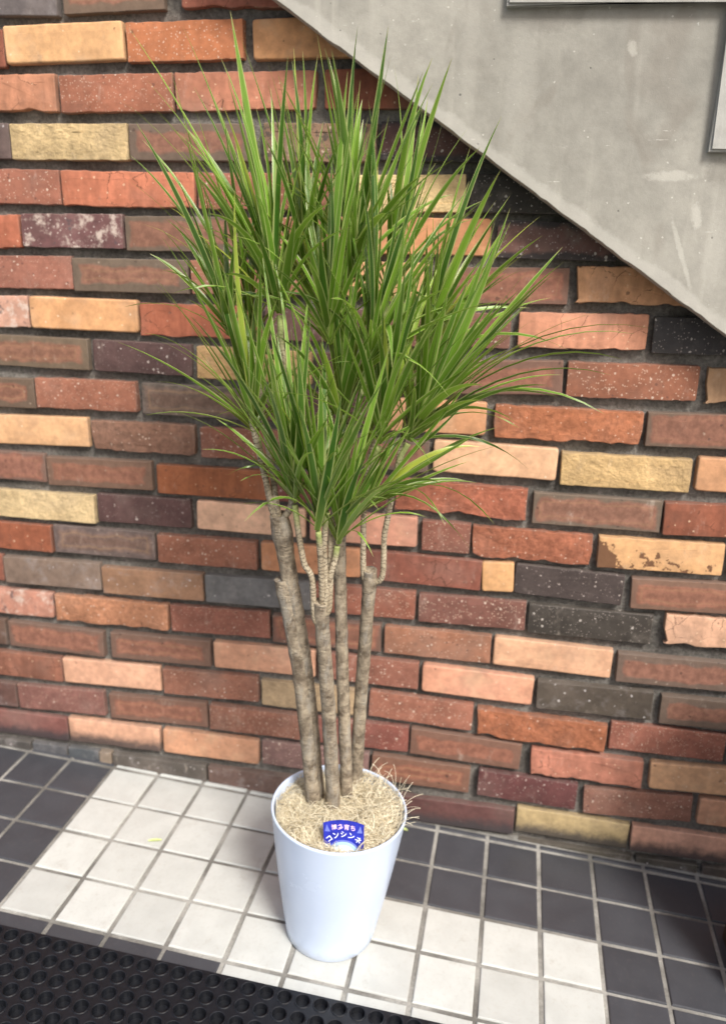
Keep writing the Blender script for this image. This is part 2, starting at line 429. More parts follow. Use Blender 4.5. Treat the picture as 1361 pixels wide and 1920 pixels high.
M_LEAF = leaf_material()
M_BARK = bark_material('cane_bark', False)
M_STEM = bark_material('ringed_stem_bark', True)
M_MORTAR = mortar_material()
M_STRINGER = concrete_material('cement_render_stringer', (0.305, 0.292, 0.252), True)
M_STEP = concrete_material('cement_render_steps', (0.36, 0.355, 0.325))
M_WHITE = tile_material('off_white_tile', (0.515, 0.525, 0.495), False)
M_DARK = tile_material('dark_violet_grey_tile', (0.056, 0.058, 0.066), True)
M_GROUT = grout_material()
M_GROUND = ground_material()
def pot_material():
    t = NT('white_plastic', 0.25, 0.5)
    v = t.n('ShaderNodeTexCoord').outputs['Object']
    z = t.sep(v)[2]
    sm = t.noise(v, 11, 5, 0.7); scuff = t.noise(t.vmath('MULTIPLY', v, (1.0, 1.0, 7.0)), 60, 5, 0.75)
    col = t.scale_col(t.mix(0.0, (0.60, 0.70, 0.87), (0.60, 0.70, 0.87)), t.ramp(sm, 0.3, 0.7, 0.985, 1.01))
    splash = t.math('ADD', z, t.math('MULTIPLY', t.math('SUBTRACT', t.noise(v, 50, 5, 0.7), 0.5), 0.05))
    col = t.mix(t.ramp(splash, 0.0, 0.03, 0.30, 0.0), col, (0.36, 0.34, 0.31))
    col = t.mix(t.ramp(scuff, 0.70, 0.80, 0.0, 0.07), col, (0.40, 0.42, 0.46))
    return t.done(col, None, t.ramp(sm, 0.3, 0.7, 0.20, 0.28))
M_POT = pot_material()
M_RUBBER = simple('black_rubber', (0.0065, 0.0075, 0.0105), 0.45, 0.5, 0.25, 90, 0.10)
M_COIR = coir_material()
M_SOIL = simple('coir_bed', (0.33, 0.25, 0.14), 0.95, 0.1, 0.4, 160, 0.8)
M_WOOD = simple('dark_brown_wood', (0.055, 0.034, 0.020), 0.6, 0.3, 0.3, 30, 0.3)
M_CARD = simple('blue_card_print', (0.020, 0.030, 0.36), 0.35, 0.5, 0.25, 60)
M_SCRAP = simple('faded_leaf', (0.52, 0.60, 0.24), 0.6, 0.3, 0.15, 200)
M_INKW = simple('white_ink', (0.82, 0.86, 0.92), 0.4, 0.4, 0.02)
M_INKP = simple('pink_white_ink', (0.85, 0.60, 0.72), 0.4, 0.4, 0.05)
M_INKB = simple('pale_blue_ink', (0.42, 0.62, 0.82), 0.4, 0.4, 0.1)
M_INKV = simple('violet_blue_ink', (0.16, 0.20, 0.62), 0.4, 0.4, 0.1)
BRICK_MATS = {k: brick_material(k) for k in ('frm', 'grb', 'spk', 'pur', 'blk', 'bks', 'yel', 'apr', 'ora', 'red', 'chp', 'rgh', 'sta', 'pat', 'mot', 'grm', 'gry', 'brn')}

# ------------------------------------------------------------------ measured layout (wall millimetres; metres for the plant)
BRICKS = {
 0: "-986 1601 -763 1594 gry 6b6265|-751 1596 -561 1599 frm 7a5a4a|-529 1601 -306 1597 ora a85a3c",
 1: "-1014 1516 -877 1514 red 8a4a38|-875 1519 -642 1522 apr d9a469|-635 1518 -418 1520 spk b8683f|-401 1518 -190 1521 apr d3955c",
 2: "-1018 1443 -781 1439 ora c27a4c|-773 1437 -553 1438 spk a05c45|-548 1438 -289 1439 ora bc7048|-274 1440 -69 1440 red 96503a",
 3: "-1038 1358 -882 1358 gry 5f4d4c|-880 1357 -644 1356 yel c4ae74|-641 1356 -406 1355 frm 6b5148|-384 1356 -180 1354 mot 8a6a50|-173 1358 27 1355 bks 5c3c38",
 4: "-1033 1278 -788 1278 spk 9a5a48|-783 1276 -519 1274 ora c4693a|-511 1274 -380 1274 spk 9c5846|-372 1274 -251 1274 red 8f5240|-241 1271 -21 1274 yel e0c684|-12 1274 185 1273 blk 3a3431",
 5: "-1063 1194 -881 1196 ora b85f33|-876 1199 -665 1200 sta 6f4a48|-660 1197 -427 1199 frm 6a5245|-419 1198 -191 1203 spk 9a5a44|-181 1202 28 1202 apr c98652|39 1199 246 1198 bks 6b4a45",
 6: "-1021 1118 -778 1122 spk 985b4c|-775 1119 -537 1120 frm 6b5548|-531 1120 -300 1126 spk 9c604a|-289 1124 -78 1126 apr d39a63|-65 1119 169 1123 frm 84493d|172 1127 369 1127 chp c98a4f",
 7: "-1068 1039 -880 1044 sta c9967c|-876 1044 -645 1043 apr d2985f|-641 1038 -397 1039 ora a9552a|-387 1039 -177 1041 pur 6a4a48|-166 1038 75 1042 spk 7c4d43|88 1045 312 1049 ora cf8357|321 1045 519 1047 blk 3d393c",
 8: "-1014 966 -757 964 frm 6e5540|-746 964 -538 962 pur 584040|-527 960 -296 958 yel bf9b5c|-286 958 -83 956 pur 5d4340|-73 953 175 963 frm 80483e|182 961 408 964 spk 92553f|413 962 602 963 chp b98955",
 9: "-1093 875 -885 879 frm 5e4232|-881 882 -659 884 spk 965844|-647 882 -401 881 grb 66594f|-391 882 -183 885 pur 5d403f|-172 878 42 880 apr cd9060|59 877 323 876 rgh b0633f|331 878 537 882 frm 6a4a3e",
 10: "-1031 797 -772 804 apr d3a06c|-764 800 -537 802 rgh 8f6150|-525 800 -298 803 spk 8f5240|-282 802 -62 798 frm 664a44|-53 803 180 801 apr d6a57a|187 794 419 795 yel c5a869|428 801 621 810 apr c08a5c",
 11: "-1137 706 -877 720 frm 7d4c45|-873 715 -635 720 frm 7a4a38|-625 715 -376 718 red 9c5430|-365 718 -141 723 pur 753f38|-123 721 130 718 rgh a85a42|142 713 378 708 frm 6c564c|382 711 587 719 red 8f4c36",
 12: "-1046 634 -771 636 yel c9b47c|-762 642 -553 643 pur 5a3f3f|-540 644 -307 643 apr dcaa86|-297 641 -78 644 apr d08f72|-68 639 27 639 spk 864d40|30 636 260 636 rgh a35a40|272 635 499 639 pat cf9c63",
 13: "-1146 546 -880 559 red 8f4a30|-873 562 -638 564 grb 6b5a54|-630 562 -411 564 spk 955844|-402 564 -191 567 apr cc8858|-182 567 54 564 red 87483a|56 563 118 566 apr d09a60|120 565 327 560 pur 4a3f3f|342 556 552 563 frm 85503e",
 14: "-1283 468 -1006 480 red 874a3a|-1001 478 -769 482 brn 806a5a|-765 475 -532 480 brn 9b7253|-527 479 -296 484 gry 6a686c|-288 483 -75 485 spk 935241|-67 482 147 485 spk 7a4a42|153 482 390 482 blk 403a37|404 489 621 492 chp d29a70",
 15: "-1158 384 -891 399 sta b57a62|-885 397 -616 399 rgh b47252|-611 399 -386 407 spk 8e5244|-378 401 -144 404 frm 7c4238|-136 402 84 403 spk 9c6048|90 403 324 399 apr d5a078|334 395 559 398 frm 6e4f48",
 16: "-1287 307 -1017 320 brn 5f4638|-1010 319 -775 316 frm 77463c|-756 319 -521 323 frm 7c4a3e|-513 323 -285 327 apr cf9470|-277 326 -61 324 spk 8c5345|-53 324 176 319 apr cf8f6d|184 314 411 318 gry 514740|427 312 650 315 frm 664a42",
 17: "-1172 225 -885 238 red 87503f|-882 239 -643 245 apr d49d7a|-635 242 -413 248 spk 905847|-406 242 -197 243 yel a9946b|-165 247 57 241 spk 975a49|67 234 332 230 rgh a55c3c|338 229 562 239 spk 955546",
 18: "-1272 136 -1010 155 brn 64463d|-1007 154 -786 162 spk 80504a|-773 159 -535 166 frm 82483a|-528 165 -293 166 spk 8c5646|-284 164 -76 168 spk 84463d|-71 168 164 161 frm 854635|176 149 412 156 chp bd6f4e|426 158 655 166 apr cd9a6c",
 19: "-1180 67 -887 78 grm 7d4c44|-881 83 -653 85 grm cf9a78|-645 86 -415 93 apr c98f68|-407 89 -162 92 spk 7f5a58|-154 90 61 87 frm 88452f|79 86 287 82 pur 63393a|302 74 520 87 spk 8f5a4c|532 87 747 98 apr cf946e",
 20: "-1190 0 -988 0 gry 4e4a4a|-983 0 -895 0 gry 55555c|-890 0 -812 0 gry 4c5058|-810 0 -780 0 brn 8c7a66|-775 0 -544 0 gry 5a5350|-538 0 -283 0 brn 6e564c|-275 0 -102 0 brn 64483e|-92 -6 163 -4 grm 63403c|167 4 403 -2 grm b39a68|409 -1 638 16 grm cf977a",
 21: "-48 -80 166 -80 gry 4a443e|175 -80 416 -80 gry 4c463f|424 -80 550 -80 gry 4a453f|560 -80 789 -80 brn 554b44",
}
TRUNKS = {
 "A": [[-0.2083, -0.3165, 0.155], [-0.2083, -0.3165, 0.255], [-0.2217, -0.345, 0.4922], [-0.2343, -0.3618, 0.6171], [-0.2437, -0.3712, 0.6837], [-0.2486, -0.375, 0.7093]],
 "B": [[-0.2043, -0.3046, 0.1548], [-0.2043, -0.3046, 0.2548], [-0.2149, -0.3355, 0.4876], [-0.2256, -0.3543, 0.6145], [-0.2363, -0.3691, 0.7082], [-0.2445, -0.3839, 0.7967], [-0.2481, -0.388, 0.8199]],
 "C": [[-0.1708, -0.3208, 0.1531], [-0.1708, -0.3208, 0.2531], [-0.1731, -0.3546, 0.4534], [-0.1773, -0.3853, 0.616], [-0.1787, -0.3955, 0.6665], [-0.1778, -0.4, 0.6883]],
 "D": [[-0.1559, -0.2751, 0.1523], [-0.1559, -0.2751, 0.2523], [-0.1654, -0.2883, 0.5192], [-0.1707, -0.3, 0.7294], [-0.1682, -0.3044, 0.8042], [-0.1616, -0.31, 0.8937]],
 "E": [[-0.1458, -0.2399, 0.1518], [-0.1458, -0.2399, 0.2518], [-0.1357, -0.271, 0.4291], [-0.1232, -0.3048, 0.6027], [-0.1168, -0.3228, 0.6876], [-0.1146, -0.33, 0.7201]],
}
HEADS = [
 ([-0.3313, -0.33, 1.0687], [-0.236, 0.0, 0.972]),
 ([-0.2848, -0.37, 0.934], [-0.144, 0.0, 0.99]),
 ([-0.2162, -0.41, 0.8449], [-0.061, 0.0, 0.998]),
 ([-0.1756, -0.43, 0.8135], [0.007, 0.0, 1.0]),
 ([-0.154, -0.4, 0.7827], [0.166, 0.0, 0.986]),
 ([-0.102, -0.36, 0.9297], [0.121, 0.0, 0.993]),
 ([-0.0623, -0.33, 0.9298], [0.382, 0.0, 0.924]),
 ([-0.2572, -0.34, 1.1109], [-0.147, 0.0, 0.989]),
 ([-0.1565, -0.31, 1.1544], [-0.02, 0.0, 1.0]),
 ([-0.2325, -0.27, 1.1316], [-0.061, 0.0, 0.998]),
 ([-0.067, -0.26, 1.0243], [0.285, 0.0, 0.959]),
 ([-0.1209, -0.36, 1.0421], [0.134, 0.0, 0.991]),
 ([-0.3151, -0.29, 1.0658], [-0.107, 0.0, 0.994]),
 ([-0.1333, -0.36, 0.8197], [0.649, 0.0, 0.761]),
 ([-0.1164, -0.25, 1.1305], [0.135, 0.0, 0.991]),
 ([-0.18, -0.35, 1.0689], [0.022, 0.0, 1.0]),
 ([-0.165, -0.33, 0.9481], [0.035, 0.0, 0.999]),
]
STEMS = [
 ("B", [[-0.2581, -0.388, 0.8267], [-0.2711, -0.379, 0.8777], [-0.2848, -0.37, 0.9324]]),
 ("B", [[-0.228, -0.388, 0.8375], [-0.2361, -0.376, 0.8877], [-0.2452, -0.364, 1.0291], [-0.2524, -0.352, 1.0738], [-0.2572, -0.34, 1.1094]]),
 ("B", [[-0.2513, -0.388, 0.8399], [-0.269, -0.3553, 0.8887], [-0.297, -0.3227, 1.0051], [-0.3151, -0.29, 1.0641]]),
 ("B", [[-0.2612, -0.388, 0.8475], [-0.294, -0.3687, 0.9559], [-0.3173, -0.3493, 1.0238], [-0.3313, -0.33, 1.0671]]),
 ("B", [[-0.2263, -0.388, 0.8418], [-0.2268, -0.3487, 0.948], [-0.2248, -0.3093, 1.0711], [-0.2325, -0.27, 1.13]]),
 ("C", [[-0.1878, -0.4, 0.6603], [-0.1917, -0.4025, 0.7258], [-0.2036, -0.405, 0.7517], [-0.2112, -0.4075, 0.7988], [-0.2162, -0.41, 0.8433]]),
 ("C", [[-0.1762, -0.4, 0.6911], [-0.1756, -0.415, 0.7623], [-0.1756, -0.43, 0.8118]]),
 ("C", [[-0.1651, -0.4, 0.6789], [-0.1653, -0.392, 0.7548], [-0.1661, -0.384, 0.8076], [-0.1573, -0.376, 0.8769], [-0.1411, -0.368, 0.9569], [-0.1208, -0.36, 1.0406]]),
 ("C", [[-0.1641, -0.4, 0.7319], [-0.157, -0.4, 0.7602], [-0.154, -0.4, 0.781]]),
 ("C", [[-0.1695, -0.4, 0.6963], [-0.1727, -0.4033, 0.7668], [-0.1707, -0.4067, 0.8145], [-0.1678, -0.41, 0.8364]]),
 ("D", [[-0.1616, -0.31, 0.8937], [-0.1582, -0.31, 1.0264], [-0.1553, -0.31, 1.0895], [-0.1565, -0.31, 1.1529]]),
 ("E", [[-0.1247, -0.33, 0.71], [-0.1259, -0.3375, 0.7828], [-0.1233, -0.345, 0.8374], [-0.1164, -0.3525, 0.8779], [-0.1019, -0.36, 0.9281]]),
 ("E", [[-0.0953, -0.33, 0.7092], [-0.0939, -0.33, 0.7742], [-0.0912, -0.33, 0.7964], [-0.0837, -0.33, 0.8447], [-0.0749, -0.33, 0.9001], [-0.0622, -0.33, 0.9282]]),
 ("E", [[-0.1258, -0.33, 0.8241], [-0.1269, -0.3033, 0.8774], [-0.1156, -0.2767, 0.9745], [-0.1163, -0.25, 1.1289]]),
 ("E", [[-0.0764, -0.33, 0.8942], [-0.0686, -0.295, 0.9719], [-0.0669, -0.26, 1.0227]]),
 ("C", [[-0.1554, -0.385, 0.8753], [-0.1461, -0.3725, 0.8436], [-0.1333, -0.36, 0.8189]]),
]
HERO = [
 (7, [-0.305, -0.39, 1.4888], 0.02, 1.4),
 (7, [-0.4812, -0.32, 1.4953], 0.05, 0.6),
 (7, [-0.4104, -0.29, 1.4979], 0.05, 0.6),
 (7, [-0.4731, -0.37, 1.3928], 0.06, 0.7),
 (7, [-0.4148, -0.4, 1.3806], 0.04, 1.1),
 (7, [-0.4373, -0.36, 1.4172], 0.08, 0.8),
 (12, [-0.504, -0.24, 1.359], 0.08, 0.8),
 (12, [-0.5314, -0.23, 1.339], 0.1, 0.7),
 (12, [-0.5147, -0.27, 1.2967], 0.08, 0.6),
 (12, [-0.4271, -0.34, 1.2695], 0.1, 0.8),
 (0, [-0.4286, -0.36, 1.2274], 0.12, 0.9),
 (0, [-0.3723, -0.43, 1.1927], 0.05, 0.5),
 (1, [-0.4179, -0.41, 1.1601], 0.03, 1.2),
 (1, [-0.402, -0.45, 1.0786], 0.1, 0.8),
 (1, [-0.3851, -0.39, 1.0219], 0.05, 1.1),
 (1, [-0.3971, -0.33, 1.0176], 0.05, 1.0),
 (1, [-0.3952, -0.27, 0.9361], 0.06, 0.8),
 (2, [-0.3021, -0.46, 0.8946], 0.32, 0.9),
 (7, [-0.2266, -0.4, 1.4339], 0.0, 1.5),
 (7, [-0.3134, -0.31, 1.4254], 0.02, 1.0),
 (9, [-0.3005, -0.25, 1.4659], 0.02, 1.2),
 (9, [-0.273, -0.29, 1.4421], 0.02, 1.1),
 (8, [-0.2065, -0.33, 1.476], 0.03, 1.4),
 (8, [-0.1591, -0.29, 1.4942], 0.04, 1.3),
 (8, [-0.1041, -0.37, 1.4725], 0.05, 1.5),
 (8, [-0.1677, -0.41, 1.4366], 0.02, 1.4),
 (14, [-0.1177, -0.23, 1.4576], 0.03, 0.8),
 (14, [-0.0549, -0.3, 1.4503], 0.05, 1.4),
 (14, [-0.083, -0.22, 1.4469], 0.05, 1.0),
 (14, [-0.0373, -0.28, 1.3833], 0.06, 1.2),
 (10, [0.0482, -0.36, 1.3071], 0.06, 1.3),
 (14, [0.0012, -0.3, 1.3267], 0.06, 1.0),
 (10, [0.035, -0.26, 1.2942], 0.05, 1.2),
 (10, [0.0396, -0.2, 1.2807], 0.05, 1.1),
 (10, [0.1063, -0.22, 1.258], 0.06, 1.2),
 (10, [0.1092, -0.3, 1.228], 0.08, 1.3),
 (6, [0.1381, -0.3, 1.2137], 0.05, 1.3),
 (6, [0.1384, -0.36, 1.1937], 0.06, 1.4),
 (6, [0.1253, -0.41, 1.1796], 0.03, 1.6),
 (6, [0.2058, -0.31, 1.1309], 0.12, 0.9),
 (6, [0.2753, -0.28, 1.1066], 0.2, 0.9),
 (6, [0.241, -0.35, 1.1034], 0.18, 0.9),
 (6, [0.2302, -0.33, 1.0672], 0.24, 0.9),
 (6, [0.2132, -0.38, 1.0507], 0.2, 0.8),
 (6, [0.2162, -0.36, 0.9924], 0.3, 0.9),
 (6, [0.0954, -0.41, 0.9842], 0.16, 1.1),
 (13, [0.0743, -0.4, 0.8354], 0.38, 1.0),
 (13, [0.0075, -0.44, 0.8403], 0.4, 0.7),
 (13, [0.0422, -0.36, 0.7802], 0.36, 0.8),
 (13, [0.0229, -0.31, 0.8727], 0.15, 0.8),
 (4, [-0.08, -0.48, 0.8679], 0.45, 1.1),
 (4, [-0.0904, -0.45, 0.7881], 0.5, 0.8),
 (4, [-0.024, -0.38, 0.8307], 0.2, 0.8),
 (4, [-0.0967, -0.48, 0.9452], 0.03, 1.3),
 (3, [-0.189, -0.49, 1.006], 0.02, 1.2),
 (3, [-0.1277, -0.51, 1.0263], 0.02, 1.3),
 (3, [-0.1749, -0.43, 1.0408], 0.01, 1.3),
 (2, [-0.2934, -0.44, 1.0438], 0.05, 1.1),
 (2, [-0.2377, -0.47, 1.0848], 0.03, 1.2),
 (2, [-0.1924, -0.49, 1.0817], 0.02, 1.4),
 (2, [-0.1845, -0.39, 1.0353], 0.03, 1.2),
 (2, [-0.2484, -0.51, 0.992], 0.1, 0.9),
 (2, [-0.1298, -0.53, 0.9956], 0.12, 1.0),
 (5, [-0.136, -0.48, 1.1427], 0.1, 1.2),
 (5, [-0.0003, -0.41, 1.1442], 0.05, 1.6),
 (5, [-0.0187, -0.46, 1.1193], 0.04, 1.5),
 (5, [-0.0943, -0.48, 1.1179], 0.05, 1.2),
 (5, [-0.0497, -0.5, 1.0556], 0.12, 0.9),
 (5, [-0.017, -0.34, 1.0747], 0.03, 1.2),
 (6, [-0.0095, -0.39, 1.1535], 0.02, 1.8),
 (6, [0.0474, -0.47, 1.0416], 0.12, 1.3),
 (6, [0.0154, -0.35, 1.1707], 0.03, 1.3),
 (6, [0.0612, -0.37, 1.1445], 0.04, 1.3),
 (6, [0.1046, -0.31, 1.1436], 0.05, 1.2),
 (11, [-0.0625, -0.52, 1.0641], 0.45, 1.2),
 (11, [-0.1497, -0.48, 1.1423], 0.2, 1.2),
 (11, [-0.0374, -0.41, 1.1835], 0.03, 1.2),
 (11, [-0.1513, -0.34, 1.195], 0.02, 1.2),
 (11, [-0.0704, -0.38, 1.2032], 0.02, 1.3),
 (10, [0.0048, -0.24, 1.237], 0.03, 1.2),
 (10, [-0.0144, -0.31, 1.255], 0.02, 1.3),
 (10, [-0.0544, -0.28, 1.2417], 0.0, 1.3),
 (10, [0.0672, -0.26, 1.2372], 0.05, 1.2),
 (8, [-0.0518, -0.39, 1.2952], 0.12, 1.4),
 (8, [-0.0746, -0.46, 1.2457], 0.15, 1.5),
 (8, [-0.2208, -0.37, 1.2962], 0.06, 1.3),
 (8, [-0.2109, -0.29, 1.3601], 0.02, 1.3),
 (8, [-0.1697, -0.34, 1.3856], 0.01, 1.5),
 (8, [-0.144, -0.28, 1.3819], 0.02, 1.4),
 (8, [-0.0789, -0.36, 1.3499], 0.05, 1.3),
 (7, [-0.1921, -0.49, 1.2424], 0.08, 1.4),
 (7, [-0.3344, -0.3, 1.352], 0.02, 1.3),
 (7, [-0.2826, -0.36, 1.3831], 0.01, 1.5),
 (7, [-0.3456, -0.42, 1.2907], 0.06, 1.4),
 (7, [-0.4027, -0.31, 1.3648], 0.05, 1.2),
 (7, [-0.3684, -0.29, 1.4094], 0.03, 1.1),
 (7, [-0.1556, -0.46, 1.2571], 0.1, 1.3),
 (7, [-0.4041, -0.36, 1.2328], 0.1, 1.2),
 (12, [-0.3956, -0.27, 1.3271], 0.04, 1.2),
 (12, [-0.3488, -0.31, 1.287], 0.03, 1.3),
 (0, [-0.3934, -0.31, 1.1976], 0.04, 1.2),
 (0, [-0.3926, -0.36, 1.1301], 0.08, 1.1),
 (0, [-0.3106, -0.38, 1.1912], 0.02, 1.3),
 (0, [-0.3243, -0.41, 1.1484], 0.03, 1.4),
 (1, [-0.3335, -0.37, 1.0721], 0.03, 1.2),
 (1, [-0.2825, -0.4, 1.0989], 0.02, 1.3),
 (1, [-0.2374, -0.42, 1.1372], 0.02, 1.5),
 (1, [-0.2089, -0.47, 1.0513], 0.05, 1.2),
 (15, [-0.137, -0.45, 1.2391], 0.06, 1.3),
 (15, [-0.1666, -0.47, 1.2188], 0.03, 1.4),
 (15, [-0.182, -0.49, 1.1929], 0.08, 1.2),
 (15, [-0.1126, -0.43, 1.2146], 0.05, 1.3),
 (16, [-0.1752, -0.43, 1.0838], 0.03, 1.2),
 (16, [-0.1025, -0.43, 1.1006], 0.05, 1.3),
 (16, [-0.1345, -0.38, 1.1317], 0.02, 1.4),
 (10, [0.0916, -0.34, 1.2072], 0.05, 1.3),
 (10, [0.065, -0.36, 1.1859], 0.05, 1.4),
 (6, [0.0788, -0.43, 1.1075], 0.06, 1.4),
 (6, [0.116, -0.35, 1.0884], 0.12, 1.2),
 (6, [0.0502, -0.39, 1.2056], 0.03, 1.4),
 (3, [-0.0895, -0.53, 1.0181], 0.06, 1.2),
 (3, [-0.2125, -0.51, 0.9659], 0.08, 1.0),
 (4, [-0.0429, -0.5, 0.9177], 0.1, 1.0),
 (4, [-0.0724, -0.4, 0.9364], 0.04, 1.1),
]

# ================================================================== THE SETTING
H_COURSE = 0.07995
C0, SLOPE, GRID_TURN, GRID_Y = -0.0056, -0.05066, -0.0105, -0.020
BETA = -math.atan(SLOPE)          # the paving falls gently to the right
def floor_z(x): return C0 + SLOPE * x
PITCH = 0.110

# ---- ground far around
gnd = mesh_obj('ground', [(-150, -300, 0), (150, -300, 0), (150, 60, 0), (-150, 60, 0)], [(0, 1, 2, 3)], M_GROUND)
gnd.location = (0, 0, C0 - 0.16); gnd.rotation_euler = (0, 0, 0)
tag(gnd, 'grey pavement stretching away in front of the wall', 'ground', kind='structure')

# ---- tiled floor: grout bed + one object per tile
def slab(name, x0, x1, y0, y1, z0, z1, mat, parent=None):
    vs_ = [(x, y, z) for z in (z0, z1) for y in (y0, y1) for x in (x0, x1)]
    fs = [(0, 2, 3, 1), (4, 5, 7, 6), (0, 1, 5, 4), (2, 6, 7, 3), (0, 4, 6, 2), (1, 3, 7, 5)]
    return mesh_obj(name, vs_, fs, mat, parent)

floor = slab('floor', -2.2, 1.8, -2.6, 0.12, -0.12, -0.0035, M_GROUT)
floor.location = (0, 0, C0); floor.rotation_euler = (0, BETA, 0)
tag(floor, 'sloping entrance floor of small dark and white square tiles', 'floor', kind='structure')

def tile_mesh(name, sx, sy, mat):
    bm = bmesh.new()
    b = 0.0022
    rings = []
    for inset, z in ((0.0, -0.010), (0.0, -b), (b * 0.35, -b * 0.3), (b * 1.1, 0.0)):
        rings.append([bm.verts.new((x * (sx / 2 - inset), y * (sy / 2 - inset), z)) for x, y in ((-1, -1), (1, -1), (1, 1), (-1, 1))])
    for a, c in zip(rings, rings[1:]):
        for i in range(4):
            bm.faces.new((a[i], a[(i + 1) % 4], c[(i + 1) % 4], c[i]))
    bm.faces.new(rings[-1])
    bmesh.ops.recalc_face_normals(bm, faces=bm.faces)
    me = bpy.data.meshes.new(name); bm.to_mesh(me); bm.free()
    me.materials.append(mat)
    return me

TILE_W = tile_mesh('tile', 0.1015, 0.1015, M_WHITE)
TILE_D = tile_mesh('tile', 0.1015, 0.1015, M_DARK)
CUT_W = tile_mesh('cut_tile', 0.1015, 0.010, M_WHITE)
CUT_D = tile_mesh('cut_tile', 0.1015, 0.010, M_DARK)
def is_white(i, j):
    if j <= 1: return -7 <= i <= -3
    if j <= 3: return -7 <= i <= 2
    if j == 4: return -3 <= i <= 2
    return ((i * 7 + j * 13) // 5) % 2 == 0 and j < 8
ct, st_ = math.cos(GRID_TURN), math.sin(GRID_TURN)
rt = random.Random(3)
for j in range(-1, 9):
    for i in range(-14, 11):
        cx, cy = (i + 0.5) * PITCH, -(j + 0.5) * PITCH
        if j == -1: cy = 0.0115
        white = is_white(i, max(j, 0))
        me = (CUT_W if white else CUT_D) if j == -1 else (TILE_W if white else TILE_D)
        o = link(bpy.data.objects.new('cut_tile' if j == -1 else 'tile', me), floor)
        o.location = (cx * ct - cy * st_ + rt.uniform(-.0006, .0006), cx * st_ + cy * ct + GRID_Y + rt.uniform(-.0006, .0006), rt.uniform(-.0006, .0004))
        o.rotation_euler = (R(rt.uniform(-.35, .35)), R(rt.uniform(-.35, .35)), GRID_TURN + R(rt.uniform(-.3, .3)) + (math.pi / 2) * rt.randrange(4) * (j >= 0))

# ---- brick wall: mortar bed + one object per brick
def mortar_bed():
    x0, x1, z0, z1, nx, nz = -2.0, 1.6, -0.30, 1.72, 120, 68
    bm = bmesh.new(); grid = []
    for k in range(nz + 1):
        row = []
        for i in range(nx + 1):
            x = x0 + (x1 - x0) * i / nx; z = z0 + (z1 - z0) * k / nz
            y = 0.0150 + 0.0045 * noise.noise((x * 14, z * 22, 3.0)) + 0.002 * noise.noise((x * 60, z * 60, 1.0))
            row.append(bm.verts.new((x, y, z)))
        grid.append(row)
    for k in range(nz):
        for i in range(nx):
            bm.faces.new((grid[k][i], grid[k][i + 1], grid[k + 1][i + 1], grid[k + 1][i]))
    bv = [bm.verts.new(c) for c in ((x0, .22, z0), (x1, .22, z0), (x1, .22, z1), (x0, .22, z1))]
    bm.faces.new((bv[0], bv[3], bv[2], bv[1]))
    bm.faces.new([bv[0], bv[1]] + [grid[0][i] for i in range(nx, -1, -1)])
    bm.faces.new([bv[3]] + [grid[nz][i] for i in range(nx + 1)] + [bv[2]])
    bm.faces.new([bv[0]] + [grid[k][0] for k in range(nz + 1)] + [bv[3]])
    bm.faces.new([bv[2]] + [grid[k][nx] for k in range(nz, -1, -1)] + [bv[1]])
    return bm_obj('brick_wall', bm, M_MORTAR, smooth=False)
wall = mortar_bed()
tag(wall, 'old wall of mixed red, orange, yellow and dark bricks with deep mortar joints', 'brick wall')

